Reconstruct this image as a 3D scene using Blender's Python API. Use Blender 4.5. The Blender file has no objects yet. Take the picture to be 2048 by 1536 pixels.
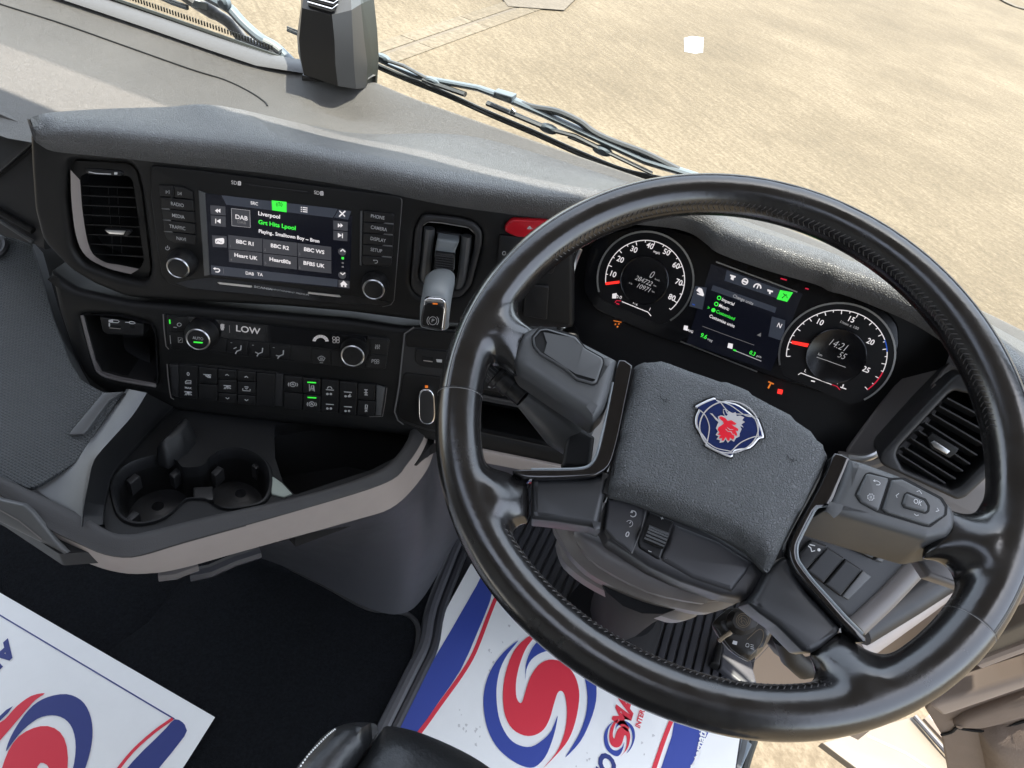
import bpy, bmesh, math, random
import numpy as np
from mathutils import Vector, Matrix
from mathutils.geometry import tessellate_polygon, delaunay_2d_cdt
random.seed(4)
R = math.radians
S = bpy.context.scene
C = S.collection

# ------------------------------------------------------------------ camera
FPX = 1440.0                       # focal length in photograph pixels (2048 wide)
def cam_axes(yaw, pitch, roll):
    cy, sy = math.cos(yaw), math.sin(yaw); cp, sp = math.cos(pitch), math.sin(pitch)
    fwd = np.array([sy*cp, cy*cp, -sp]); right = np.array([cy, -sy, 0.]); down = np.cross(fwd, right)
    cr, sr = math.cos(roll), math.sin(roll)
    return np.array([cr*right-sr*down, sr*right+cr*down, fwd])
M = cam_axes(R(-13.37), R(41.26), R(14.90))
cam_d = bpy.data.cameras.new('camera'); cam = bpy.data.objects.new('camera', cam_d); C.objects.link(cam)
mw = Matrix(((M[0][0], -M[1][0], -M[2][0], 0), (M[0][1], -M[1][1], -M[2][1], 0), (M[0][2], -M[1][2], -M[2][2], 0), (0, 0, 0, 1)))
cam.matrix_world = mw
cam_d.sensor_width = 36; cam_d.lens = 36*FPX/2048; cam_d.clip_start = 0.02; cam_d.clip_end = 300
cam_d.dof.use_dof = False
S.camera = cam

# ------------------------------------------------------------------ light
SUN = Vector((0.16, 0.092, 0.98)).normalized()
world = bpy.data.worlds.new('World'); S.world = world; world.use_nodes = True
wn = world.node_tree.nodes; wl = world.node_tree.links
bg = wn['Background']; sky = wn.new('ShaderNodeTexSky'); sky.sky_type = 'NISHITA'; sky.sun_disc = False
sky.sun_elevation = math.asin(SUN.z); sky.sun_rotation = math.atan2(SUN.x, SUN.y)
sky.altitude = 60; sky.air_density = 1.0; sky.dust_density = 1.4
hs_ = wn.new('ShaderNodeHueSaturation'); hs_.inputs['Saturation'].default_value = .48; wl.new(sky.outputs[0], hs_.inputs['Color']); wl.new(hs_.outputs[0], bg.inputs[0]); bg.inputs[1].default_value = 0.15
sl = bpy.data.lights.new('sun', 'SUN'); sun = bpy.data.objects.new('sun', sl); C.objects.link(sun)
sl.energy = 3.0; sl.angle = R(0.5); sl.color = (1.0, 0.93, 0.82)
sun.rotation_euler = SUN.to_track_quat('Z', 'Y').to_euler(); sun.location = (0, 0, 5)
S.view_settings.view_transform = 'Standard'; S.view_settings.look = 'None'
S.view_settings.exposure = 2.4; S.view_settings.gamma = 1
S.cycles.use_denoising = True
S.cycles.max_bounces = 10; S.cycles.diffuse_bounces = 6; S.cycles.transparent_max_bounces = 12
S.cycles.sample_clamp_indirect = 6
S.cycles.caustics_reflective = False; S.cycles.caustics_refractive = False

# ------------------------------------------------------------------ geometry helpers
def ray(p): return M.T @ np.array([(p[0]-1024)/FPX, (p[1]-768)/FPX, 1.])
def at(p, d): return ray(p)*d
def onz(p, z): r = ray(p); return r*(z/r[2])
def ony(p, y): r = ray(p); return r*(y/r[1])
def Z(s, ox, oy): return lambda *pts: [(x/s+ox, y/s+oy) for x, y in pts]
z1 = Z(2.926, 0, 0); z2 = Z(2.2756, 500, 0); z3 = Z(3.938, 300, 320); z4 = Z(2.926, 0, 560); z5 = Z(3.531, 320, 600)
z6 = Z(3.938, 780, 380); z7 = Z(2.844, 1120, 440); z8 = Z(3.657, 1200, 680)
a1 = Z(2.409, 0, 900); a2 = Z(2.56, 750, 1050); a3 = Z(2.866, 1400, 1000); a4 = Z(2.845, 1500, 560)
a5 = Z(2.743, 860, 560); a6 = Z(4.876, 1180, 960); a7 = Z(4.267, 1580, 880); a8 = Z(2.1945, 1200, 0)
b2 = Z(6.98, 1300, 1180)

class Frame:
    def __init__(s, o, yaw=0, tilt=0, u=None, v=None):
        s.o = np.array(o, float)
        if u is None:
            A, T = R(yaw), R(tilt)
            u = np.array([math.cos(A), math.sin(A), 0]); fw = np.array([-math.sin(A), math.cos(A), 0])
            v = math.cos(T)*fw+np.array([0, 0, math.sin(T)])
        s.u = np.array(u, float); s.v = np.array(v, float); s.n = np.cross(s.u, s.v)
    def hit(s, p, h=0):
        r = ray(p); o = s.o+s.n*h; q = r*((o@s.n)/(r@s.n)); return ((q-s.o)@s.u, (q-s.o)@s.v)
    def W(s, a, b, h=0): return s.o+s.u*a+s.v*b+s.n*h
    def P(s, p, h=0): a, b = s.hit(p, h); return s.W(a, b, h)
    def mpp(s, p, h=0): return float(M[2]@s.P(p, h))/FPX      # metres per photograph pixel

def rnd(poly, r, n=3):
    out = []; N = len(poly)
    for i in range(N):
        p = np.array(poly[i], float); a = np.array(poly[i-1], float); b = np.array(poly[(i+1) % N], float)
        la, lb = np.linalg.norm(a-p), np.linalg.norm(b-p)
        if la < 1e-9 or lb < 1e-9: continue
        ca = p+(a-p)*min(r/la, .48); cb = p+(b-p)*min(r/lb, .48)
        for k in range(n+1):
            t = k/n; out.append(tuple((1-t)**2*ca+2*t*(1-t)*p+t*t*cb))
    return out
def cr(pts, n=6, closed=False):
    P = [np.array(p, float) for p in pts]; out = []; N = len(P)
    for i in range(N if closed else N-1):
        p0 = P[i-1] if (closed or i > 0) else 2*P[0]-P[1]
        p1 = P[i]; p2 = P[(i+1) % N]
        p3 = P[(i+2) % N] if (closed or i+2 < N) else 2*P[-1]-P[-2]
        for k in range(n):
            t = k/n; out.append(.5*((2*p1)+(-p0+p2)*t+(2*p0-5*p1+4*p2-p3)*t*t+(-p0+3*p1-3*p2+p3)*t**3))
    if not closed: out.append(P[-1])
    return out
def resample(pts, n):
    P = np.array(pts, float); d = np.r_[0, np.cumsum(np.linalg.norm(np.diff(P, axis=0), axis=1))]
    t = np.linspace(0, d[-1], n); return np.stack([np.interp(t, d, P[:, k]) for k in range(P.shape[1])], 1)
def area(p): return .5*sum(p[i-1][0]*p[i][1]-p[i][0]*p[i-1][1] for i in range(len(p)))
def ccw(p): return p if area(p) > 0 else p[::-1]
def inset(poly, d):
    N = len(poly); out = []
    for i in range(N):
        p = np.array(poly[i]); a = p-np.array(poly[i-1]); b = np.array(poly[(i+1) % N])-p
        a = a/(np.linalg.norm(a)+1e-12); b = b/(np.linalg.norm(b)+1e-12)
        na = np.array([-a[1], a[0]]); nb = np.array([-b[1], b[0]]); m = na+nb; l = m@m
        m = m*(2/max(l, 1.0)) if l > 1e-9 else na
        out.append(tuple(p+m*d))
    return out

class MB:
    """collects shapes into ONE mesh"""
    def __init__(s): s.v = []; s.f = []; s.m = []; s.mats = []
    def mi(s, mat):
        if mat not in s.mats: s.mats.append(mat)
        return s.mats.index(mat)
    def add(s, verts, faces, mat):
        b = len(s.v); s.v += [tuple(map(float, q)) for q in verts]; k = s.mi(mat)
        for f in faces: s.f.append(tuple(b+i for i in f)); s.m.append(k)
        return s
    def prism(s, fr, px, h0, h1, mat, bev=0.0, rad=0, holes=(), local=False, seg=3, flare=0.0):
        def loc(pl): return ccw(rnd(pl, rad) if rad and not local else list(pl)) if local else ccw([fr.hit(p, h1) for p in (rnd(pl, rad) if rad else pl)])
        o = loc(px); hs = [loc(h)[::-1] for h in holes]
        loops = [o]+hs; V = []; F = []; tops = []
        for lp in loops:
            rings = []
            if bev > 0:
                for k in range(seg+1):
                    a = math.pi/2*k/seg
                    rings.append((inset(lp, bev*(1-math.sin(a))), h1-bev*(1-math.cos(a))))
            else: rings.append((lp, h1))
            rings.append((inset(lp, -flare) if flare else lp, h0)); n = len(lp); b0 = len(V)
            for pl, h in rings: V += [fr.W(a, b, h) for a, b in pl]
            for r_ in range(len(rings)-1):
                for i in range(n):
                    j = (i+1) % n; F.append((b0+r_*n+i, b0+(r_+1)*n+i, b0+(r_+1)*n+j, b0+r_*n+j))
            tops.append((rings[0][0], b0))
        idx = [b0+i for pl, b0 in tops for i in range(len(pl))]
        tri = tessellate_polygon([[Vector((a, b, 0)) for a, b in pl] for pl, b0 in tops])
        F += [tuple(idx[i] for i in t) for t in tri]
        return s.add(V, F, mat)
    def flat(s, fr, px, h, mat, rad=0, holes=(), local=False):
        lp = [list(q) if local else [fr.hit(p, h) for p in (rnd(q, rad) if rad else q)] for q in [px, *holes]]
        V = [fr.W(a, b, h) for l in lp for a, b in l]
        tri = tessellate_polygon([[Vector((a, b, 0)) for a, b in l] for l in lp])
        return s.add(V, tri, mat)
    def pillow(s, fr, px, h0, h1, mat, r=.01, step=.006, rad=0, dome=0.0, local=False, fn=None, base=None):
        lp = ccw(list(px) if local else [fr.hit(p, h1) for p in (rnd(px, rad) if rad else px)])
        B = []
        for i in range(len(lp)):
            a = np.array(lp[i]); b = np.array(lp[(i+1) % len(lp)]); n = max(1, int(np.linalg.norm(b-a)/step))
            B += [tuple(a+(b-a)*k/n) for k in range(n)]
        A = np.array(B); A2 = np.roll(A, -1, 0)
        def dist(q):
            d = A2-A; t = np.clip(((q-A)*d).sum(1)/((d*d).sum(1)+1e-15), 0, 1)
            return np.sqrt((((A+d*t[:, None])-q)**2).sum(1).min())
        def inside(q):
            y = (A[:, 1] > q[1]) != (A2[:, 1] > q[1])
            xx = A[:, 0]+(q[1]-A[:, 1])*(A2[:, 0]-A[:, 0])/(A2[:, 1]-A[:, 1]+1e-15)
            return (y & (q[0] < xx)).sum() % 2 == 1
        mn, mx = A.min(0), A.max(0); pts = []
        for k, fr_ in enumerate((.08, .25, .5)):
            pass
        xs = np.arange(mn[0], mx[0], step); ys = np.arange(mn[1], mx[1], step)
        for a in xs:
            for b in ys:
                q = np.array([a, b])
                if inside(q) and dist(q) > step*.45: pts.append((a, b))
        nb = len(B)
        vs, es, fs, *_ = delaunay_2d_cdt([Vector(p) for p in B+pts], [(i, (i+1) % nb) for i in range(nb)], [], 1, 1e-7)
        D = [dist(np.array(p[:])) for p in vs]; dm = max(D)
        V = []
        for p, d in zip(vs, D):
            t = min(d/r, 1); h = h0+(h1-h0)*math.sqrt(max(0, 1-(1-t)**2))+dome*(1-(1-d/dm)**2)
            if fn: h += fn(p[0], p[1], t)
            V.append(fr.W(p[0], p[1], h))
        s.add(V, fs, mat)
        hb = base if base is not None else h0-.004
        b0 = [fr.W(a, b, h0) for a, b in B]; b1 = [fr.W(a, b, hb) for a, b in B]
        return s.add(b0+b1, [(i, (i+1) % nb, nb+(i+1) % nb, nb+i) for i in range(nb)], mat)
    def ribbon(s, fr, px, w, h, mat, closed=False, local=False, thick=0):
        wl_ = w if local else w*fr.mpp(px[0], h)
        lp = [np.array(q) if local else np.array(fr.hit(q, h)) for q in px]; n = len(lp); V = []
        for i in range(n):
            a = lp[i-1] if (closed or i) else lp[i]; b = lp[(i+1) % n] if (closed or i < n-1) else lp[i]
            t = (b-a)/(np.linalg.norm(b-a)+1e-12); nn = np.array([-t[1], t[0]])*wl_/2
            V += [fr.W(*(lp[i]+nn), h), fr.W(*(lp[i]-nn), h)]
        F = [(2*i, 2*i+1, (2*i+3) % (2*n), (2*i+2) % (2*n)) for i in range(n if closed else n-1)]
        return s.add(V, F, mat)
    def arc(s, fr, c, rpx, p0, p1, wpx, h, mat, cw=True, n=40):
        c_ = np.array(fr.hit(c, h)); k = fr.mpp(c, h); r = rpx*k
        ang = lambda p: math.atan2(*(np.array(fr.hit(p, h))-c_)[::-1])
        t0, t1 = ang(p0), ang(p1)
        if cw:
            while t1 >= t0: t1 -= 2*math.pi
        else:
            while t1 <= t0: t1 += 2*math.pi
        pts = [(c_[0]+r*math.cos(t0+(t1-t0)*i/n), c_[1]+r*math.sin(t0+(t1-t0)*i/n)) for i in range(n+1)]
        return s.ribbon(fr, pts, wpx*k, h, mat, local=True)
    def lathe(s, fr, c, prof, mat, hc=0, n=32, local=False, sx=1, sy=1):
        a, b = c if local else fr.hit(c, hc); V = []; F = []
        for r, h in prof:
            for i in range(n):
                t = 2*math.pi*i/n; V.append(fr.W(a+r*sx*math.cos(t), b+r*sy*math.sin(t), h))
        m = len(prof)
        for k in range(m-1):
            for i in range(n): j = (i+1) % n; F.append((k*n+i, k*n+j, (k+1)*n+j, (k+1)*n+i))
        F.append(tuple(range(n))[::-1]); F.append(tuple((m-1)*n+i for i in range(n)))
        return s.add(V, F, mat)
    def tube(s, pts, r, mat, seg=10, closed=False, sy=1.0, up=None):
        P = [np.array(p, float) for p in pts]; n = len(P); V = []; F = []
        rr = r if hasattr(r, '__len__') else [r]*n; ref = np.array(up if up is not None else [0.13, .21, .97])
        for i in range(n):
            a = P[i-1] if (closed or i) else P[i]; b = P[(i+1) % n] if (closed or i < n-1) else P[i]
            t = b-a; t = t/(np.linalg.norm(t)+1e-12); x = np.cross(t, ref); x /= np.linalg.norm(x)+1e-12; y = np.cross(x, t)
            for k in range(seg): an = 2*math.pi*k/seg; V.append(P[i]+rr[i]*(x*math.cos(an)+sy*y*math.sin(an)))
        for i in range(n if closed else n-1):
            for k in range(seg):
                j = (i+1) % n; l = (k+1) % seg; F.append((i*seg+k, i*seg+l, j*seg+l, j*seg+k))
        if not closed: F += [tuple(range(seg))[::-1], tuple((n-1)*seg+k for k in range(seg))]
        return s.add(V, F, mat)
    def loft(s, rows, mat, mats=None):
        n = len(rows[0]); V = [q for r_ in rows for q in r_]; b = len(s.v); s.v += [tuple(map(float, q)) for q in V]
        for k in range(len(rows)-1):
            m_ = s.mi(mats[k] if mats else mat)
            for i in range(n-1): s.f.append((b+k*n+i, b+k*n+i+1, b+(k+1)*n+i+1, b+(k+1)*n+i)); s.m.append(m_)
        return s
    def text(s, fr, p, txt, hpx, mat, h=0, al='CENTER', sx=1.0, rot=0.0, shear=0.0, bold=0.0, meters=None):
        cu = bpy.data.curves.new('t', 'FONT'); cu.body = txt; cu.size = 1; cu.align_x = al; cu.align_y = 'CENTER'
        cu.resolution_u = 3; cu.shear = shear; cu.offset = bold; cu.fill_mode = 'FRONT'
        ob = bpy.data.objects.new('t', cu); me = bpy.data.meshes.new_from_object(ob)
        k = (meters if meters else hpx*fr.mpp(p, h))/.70; a, b = fr.hit(p, h); c_, s_ = math.cos(R(rot)), math.sin(R(rot))
        V = []
        for v in me.vertices:
            x, y = v.co.x*k*sx, v.co.y*k; V.append(fr.W(a+x*c_-y*s_, b+x*s_+y*c_, h))
        s.add(V, [tuple(f.vertices) for f in me.polygons], mat)
        bpy.data.objects.remove(ob); bpy.data.curves.remove(cu); bpy.data.meshes.remove(me); return s
    def link(s, name, parent=None, recalc=True, ang=35):
        me = bpy.data.meshes.new(name); me.from_pydata(s.v, [], s.f)
        for m_ in s.mats: me.materials.append(m_)
        me.polygons.foreach_set('material_index', s.m); me.validate()
        bm = bmesh.new(); bm.from_mesh(me); bmesh.ops.remove_doubles(bm, verts=bm.verts, dist=1e-6)
        if recalc: bmesh.ops.recalc_face_normals(bm, faces=bm.faces)
        bm.to_mesh(me); bm.free()
        me.polygons.foreach_set('use_smooth', [True]*len(me.polygons)); me.set_sharp_from_angle(angle=R(ang)); me.update()
        ob = bpy.data.objects.new(name, me); C.objects.link(ob)
        if parent is not None:
            ob.parent = parent
            if parent.type == 'EMPTY': ob.location = -parent.location
        return ob

def thing(name, label, cat, loc, group=None):
    o = bpy.data.objects.new(name, None); C.objects.link(o); o.location = Vector([float(x) for x in loc]); o.empty_display_size = .05
    o['label'] = label; o['category'] = cat
    if group: o['group'] = group
    return o
def tag(o, label=None, cat=None, group=None, kind=None):
    for k, v in (('label', label), ('category', cat), ('group', group), ('kind', kind)):
        if v: o[k] = v
    return o

# ------------------------------------------------------------------ materials
def mat(name, col, rough=.5, metal=0., bump=None, spec=.5, emit=None, es=1., coat=0., var=0., rvar=0., vs=30., trans=0.):
    m = bpy.data.materials.new(name); m.use_nodes = True; N = m.node_tree.nodes; L = m.node_tree.links
    b = N['Principled BSDF']; b.inputs['Base Color'].default_value = (*col, 1); b.inputs['Roughness'].default_value = rough
    b.inputs['Metallic'].default_value = metal; b.inputs['Specular IOR Level'].default_value = spec; b.inputs['Coat Weight'].default_value = coat
    b.inputs['Coat Roughness'].default_value = .08
    if emit: b.inputs['Emission Color'].default_value = (*emit, 1); b.inputs['Emission Strength'].default_value = es
    tc = N.new('ShaderNodeTexCoord')
    if var or rvar:
        nz = N.new('ShaderNodeTexNoise'); nz.inputs['Scale'].default_value = vs; nz.inputs['Detail'].default_value = 6; nz.inputs['Roughness'].default_value = .65
        L.new(tc.outputs['Object'], nz.inputs['Vector'])
        if var:
            mr = N.new('ShaderNodeMapRange'); mr.inputs['From Min'].default_value = .3; mr.inputs['From Max'].default_value = .7
            mr.inputs['To Min'].default_value = 1-var; mr.inputs['To Max'].default_value = 1+var
            L.new(nz.outputs['Fac'], mr.inputs['Value'])
            mx = N.new('ShaderNodeMix'); mx.data_type = 'RGBA'; mx.blend_type = 'MULTIPLY'; mx.inputs[0].default_value = 1
            mx.inputs[6].default_value = (*col, 1); L.new(mr.outputs[0], mx.inputs[7]); L.new(mx.outputs[2], b.inputs['Base Color'])
        if rvar:
            mr = N.new('ShaderNodeMapRange'); mr.inputs['From Min'].default_value = .3; mr.inputs['From Max'].default_value = .7
            mr.inputs['To Min'].default_value = max(.02, rough-rvar); mr.inputs['To Max'].default_value = rough+rvar
            L.new(nz.outputs['Fac'], mr.inputs['Value']); L.new(mr.outputs[0], b.inputs['Roughness'])
    if bump:
        kind, sc, st, dist = bump
        bp = N.new('ShaderNodeBump'); bp.inputs['Strength'].default_value = st; bp.inputs['Distance'].default_value = dist
        if kind == 'grain':
            n0 = N.new('ShaderNodeTexNoise'); n0.inputs['Scale'].default_value = sc*.5; L.new(tc.outputs['Object'], n0.inputs['Vector'])
            ad = N.new('ShaderNodeVectorMath'); ad.operation = 'MULTIPLY_ADD'; ad.inputs[1].default_value = (.9/sc,)*3
            L.new(n0.outputs['Color'], ad.inputs[0]); L.new(tc.outputs['Object'], ad.inputs[2])
            vo = N.new('ShaderNodeTexVoronoi'); vo.feature = 'DISTANCE_TO_EDGE'; vo.inputs['Scale'].default_value = sc
            L.new(ad.outputs[0], vo.inputs['Vector'])
            mr = N.new('ShaderNodeMapRange'); mr.inputs['From Max'].default_value = .22; mr.interpolation_type = 'SMOOTHSTEP'; L.new(vo.outputs['Distance'], mr.inputs['Value'])
            L.new(mr.outputs[0], bp.inputs['Height'])
        elif kind == 'noise':
            n0 = N.new('ShaderNodeTexNoise'); n0.inputs['Scale'].default_value = sc; n0.inputs['Detail'].default_value = 5; L.new(tc.outputs['Object'], n0.inputs['Vector'])
            L.new(n0.outputs['Fac'], bp.inputs['Height'])
        elif kind == 'hex':
            br = N.new('ShaderNodeTexBrick'); br.inputs['Scale'].default_value = sc; br.inputs['Mortar Size'].default_value = .012
            br.inputs['Mortar Smooth'].default_value = 1; br.inputs['Brick Width'].default_value = .5; br.inputs['Row Height'].default_value = .29
            br.inputs['Color1'].default_value = (1, 1, 1, 1); br.inputs['Color2'].default_value = (1, 1, 1, 1); br.inputs['Mortar'].default_value = (0, 0, 0, 1)
            br.inputs['Mortar Size'].default_value = .09
            L.new(tc.outputs['Object'], br.inputs['Vector']); L.new(br.outputs['Color'], bp.inputs['Height'])
        L.new(bp.outputs[0], b.inputs['Normal'])
    return m
K = dict(
 boot=mat('boot_rubber', (.010, .010, .011), .85, spec=.2),
 dash=mat('dash_soft_grain', (.13, .125, .115), .62, bump=('grain', 520, 1, .0016), var=.07),
 dashfine=mat('dash_fine_grain', (.132, .126, .115), .66, bump=('grain', 900, .9, .0009), var=.10, vs=9),
 pad=mat('pad_leather_grain', (.098, .098, .096), .44, spec=.5, bump=('grain', 480, 1, .0008), var=.08),
 lip=mat('smooth_lip', (.11, .11, .11), .5, bump=('noise', 900, .2, .0004)),
 plas=mat('black_plastic', (.007, .007, .007), .50, spec=.28, bump=('noise', 1500, .15, .0002), rvar=.06),
 plas2=mat('charcoal_plastic', (.020, .020, .021), .46, spec=.4, bump=('noise', 1400, .15, .0002), rvar=.06),
 btn=mat('button_plastic', (.009, .009, .0095), .42, spec=.35, rvar=.05),
 gap=mat('dark_gap', (.003, .003, .003), .8),
 piano=mat('gloss_black', (.006, .006, .007), .06, coat=.6, rvar=.03),
 edge=mat('pale_edge', (.12, .12, .12), .35),  # pale grey for thin lines along edges and corners
 tray=mat('tray_plastic', (.011, .0115, .0125), .5, spec=.35, bump=('noise', 1200, .25, .0003)),
 rail=mat('rail_soft', (.030, .029, .029), .55, bump=('noise', 900, .5, .0005)),
 taupe=mat('taupe_plastic', (.33, .290, .265), .55, bump=('noise', 900, .15, .0003), var=.04),
 taupe2=mat('shroud_taupe', (.145, .134, .130), .42, bump=('noise', 1200, .12, .0002)),
 door=mat('door_card_brown', (.18, .14, .113), .6, bump=('grain', 420, .5, .0006), var=.06),
 doorl=mat('door_trim_light', (.30, .245, .205), .6, bump=('noise', 700, .3, .0004)),
 cream=mat('painted_sill', (.135, .115, .088), .5, var=.06, vs=12),
 kick=mat('kick_panel', (.058, .059, .067), .45, bump=('noise', 1000, .2, .0003), rvar=.08, vs=14),
 carpet=mat('black_carpet', (.007, .008, .010), .95, bump=('noise', 700, 1, .004), spec=.1, var=.6, vs=260),
 piping=mat('carpet_piping', (.018, .018, .02), .7),
 rubber=mat('rubber_mat', (.020, .021, .026), .5, rvar=.08),
 paper=mat('paper', (.86, .87, .85), .7, var=.025, vs=18),
 ink_b=mat('ink_blue', (.035, .065, .33), .55), ink_n=mat('ink_navy', (.03, .045, .20), .55), ink_r=mat('ink_red', (.70, .035, .06), .55),
 smudge=mat('smudge', (.60, .60, .59), .8),
 hex=mat('honeycomb_rubber', (.052, .057, .060), .52, bump=('hex', 115, .9, .0012)),
 metal=mat('satin_metal', (.55, .55, .55), .28, 1.), chrome=mat('chrome', (.8, .8, .8), .08, 1.),
 leather=mat('rim_leather', (.0085, .008, .008), .225, bump=('noise', 330, .10, .0006), rvar=.07, vs=38, spec=.85),
 leather2=mat('seat_leather', (.012, .013, .014), .36, bump=('noise', 260, .30, .0015), rvar=.06, vs=30, spec=.6),
 thread=mat('thread_black', (.06, .056, .054), .6), threadl=mat('thread_grey', (.16, .155, .15), .6),
 airbag=mat('airbag_grain', (.090, .094, .096), .50, bump=('grain', 500, 1, .0009)),
 pod=mat('pod_plastic', (.070, .072, .073), .42, bump=('noise', 1600, .12, .0002), rvar=.05),
 spoke=mat('spoke_plastic', (.026, .027, .029), .36, rvar=.05, vs=25),
 cruise=mat('cruise_plastic', (.036, .036, .039), .42, rvar=.05),
 ink=mat('white_marking', (.50, .50, .50), .5), inkd=mat('grey_marking', (.42, .42, .42), .5),
 dial=mat('dial_black', (.004, .004, .005), .45, spec=.3), dial2=mat('dial_centre', (.006, .006, .007), .20, spec=.35),
 scr=mat('screen_black', (.003, .003, .005), .12, emit=(.05, .06, .11), es=.012),
 scr2=mat('screen_panel', (.02, .022, .028), .3, emit=(.10, .12, .17), es=.045),
 scr3=mat('screen_cell', (.02, .022, .028), .3, emit=(.14, .14, .16), es=.05),
 tw=mat('lit_white', (.5, .5, .5), .5, emit=(1, .92, .92), es=.12),
 tw2=mat('lit_dim', (.3, .3, .3), .5, emit=(1, .95, .95), es=.045),
 tw3=mat('lit_faint', (.1, .1, .1), .5, emit=(1, .95, .95), es=.02),
 tg=mat('lit_green', (.02, .3, .03), .5, emit=(.05, .95, .06), es=.16), tgd=mat('lit_green_dim', (.01, .1, .01), .5, emit=(.03, .6, .05), es=.10),
 tr=mat('lit_red', (.4, .0, .0), .5, emit=(1, .03, .02), es=.24), trd=mat('lit_red_dim', (.2, 0, 0), .5, emit=(1, .02, .08), es=.10),
 to=mat('lit_orange', (.3, .1, .0), .5, emit=(1, .22, .03), es=.10), tb=mat('lit_blue', (0, .05, .3), .5, emit=(.05, .2, 1), es=.06),
 redb=mat('red_button', (.42, .004, .012), .32), badge_b=mat('badge_blue', (.006, .016, .075), .12, coat=.8), badge_r=mat('badge_red', (.62, .01, .025), .3),
 badge_w=mat('badge_silver', (.78, .78, .80), .22, .6),
 brk=mat('lever_grey', (.19, .21, .22), .35, rvar=.05),
 key=mat('key_black', (.020, .018, .016), .35), brass=mat('key_blade', (.20, .16, .11), .4, .7),
 hous=mat('housing_black', (.014, .013, .012), .42, bump=('noise', 1500, .12, .0002)), hous2=mat('housing_black_lit', (.032, .032, .032), .38),  # second is the housing black made lighter, light painted into its facets
 gask=mat('gasket', (.008, .010, .006), .5), arm=mat('wiper_arm_paint', (.10, .125, .145), .42), armd=mat('wiper_rubber', (.045, .05, .053), .45, rvar=.1),
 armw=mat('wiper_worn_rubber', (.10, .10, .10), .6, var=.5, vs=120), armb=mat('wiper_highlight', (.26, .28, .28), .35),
 liner=mat('cab_liner', (.27, .26, .245), .8), paint=mat('cab_paint', (.5, .5, .5), .4),
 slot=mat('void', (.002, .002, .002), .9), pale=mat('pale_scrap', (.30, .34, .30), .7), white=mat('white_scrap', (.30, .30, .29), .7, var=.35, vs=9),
)

def ground_mat(name, c1, c2, c3, scale, ang=0, crack=False):
    m = bpy.data.materials.new(name); m.use_nodes = True; N = m.node_tree.nodes; L = m.node_tree.links; b = N['Principled BSDF']
    b.inputs['Roughness'].default_value = .85; b.inputs['Specular IOR Level'].default_value = .25
    tc = N.new('ShaderNodeTexCoord'); mp = N.new('ShaderNodeMapping'); mp.inputs['Scale'].default_value = (1, 6, 1); m0 = N.new('ShaderNodeMapping'); m0.inputs['Rotation'].default_value = (0, 0, R(ang))
    L.new(tc.outputs['Object'], m0.inputs['Vector']); L.new(m0.outputs[0], mp.inputs['Vector'])
    st = N.new('ShaderNodeTexNoise'); st.inputs['Scale'].default_value = 2.6*scale; st.inputs['Detail'].default_value = 8; st.inputs['Roughness'].default_value = .7; L.new(mp.outputs[0], st.inputs['Vector'])
    nz = N.new('ShaderNodeTexNoise'); nz.inputs['Scale'].default_value = 16*scale; nz.inputs['Detail'].default_value = 9; nz.inputs['Roughness'].default_value = .75; L.new(tc.outputs['Object'], nz.inputs['Vector'])
    bg_ = N.new('ShaderNodeTexNoise'); bg_.inputs['Scale'].default_value = .6; bg_.inputs['Detail'].default_value = 4; L.new(tc.outputs['Object'], bg_.inputs['Vector'])
    vo = N.new('ShaderNodeTexVoronoi'); vo.inputs['Scale'].default_value = 42*scale; L.new(tc.outputs['Object'], vo.inputs['Vector'])
    a = N.new('ShaderNodeMath'); a.operation = 'MULTIPLY_ADD'; a.inputs[1].default_value = .50; L.new(st.outputs['Fac'], a.inputs[0])
    a2_ = N.new('ShaderNodeMath'); a2_.operation = 'MULTIPLY'; a2_.inputs[1].default_value = .80; L.new(nz.outputs['Fac'], a2_.inputs[0]); L.new(a2_.outputs[0], a.inputs[2])
    a3_ = N.new('ShaderNodeMath'); a3_.operation = 'MULTIPLY_ADD'; a3_.inputs[1].default_value = .38; L.new(bg_.outputs['Fac'], a3_.inputs[0]); L.new(a.outputs[0], a3_.inputs[2])
    rp = N.new('ShaderNodeValToRGB'); rp.color_ramp.elements[0].position = .56; rp.color_ramp.elements[0].color = (*c1, 1)
    rp.color_ramp.elements[1].position = 1.08; rp.color_ramp.elements[1].color = (*c3, 1); e = rp.color_ramp.elements.new(.82); e.color = (*c2, 1)
    L.new(a3_.outputs[0], rp.inputs[0]); L.new(rp.outputs[0], b.inputs['Base Color'])
    bp = N.new('ShaderNodeBump'); bp.inputs['Strength'].default_value = .45; bp.inputs['Distance'].default_value = .014
    h = N.new('ShaderNodeMath'); h.operation = 'MULTIPLY_ADD'; h.inputs[1].default_value = .35; L.new(vo.outputs['Distance'], h.inputs[0]); L.new(a3_.outputs[0], h.inputs[2])
    L.new(h.outputs[0], bp.inputs['Height']); L.new(bp.outputs[0], b.inputs['Normal'])
    return m
def glass_mat():
    m = bpy.data.materials.new('windscreen_glass'); m.use_nodes = True; N = m.node_tree.nodes; L = m.node_tree.links; N.clear()
    o = N.new('ShaderNodeOutputMaterial'); t = N.new('ShaderNodeBsdfTransparent'); t.inputs[0].default_value = (.93, .96, .94, 1)
    g = N.new('ShaderNodeBsdfGlossy'); g.inputs['Roughness'].default_value = .02; f = N.new('ShaderNodeFresnel'); f.inputs[0].default_value = 1.35
    mx = N.new('ShaderNodeMixShader'); L.new(f.outputs[0], mx.inputs[0]); L.new(t.outputs[0], mx.inputs[1]); L.new(g.outputs[0], mx.inputs[2]); L.new(mx.outputs[0], o.inputs[0])
    return m
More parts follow.
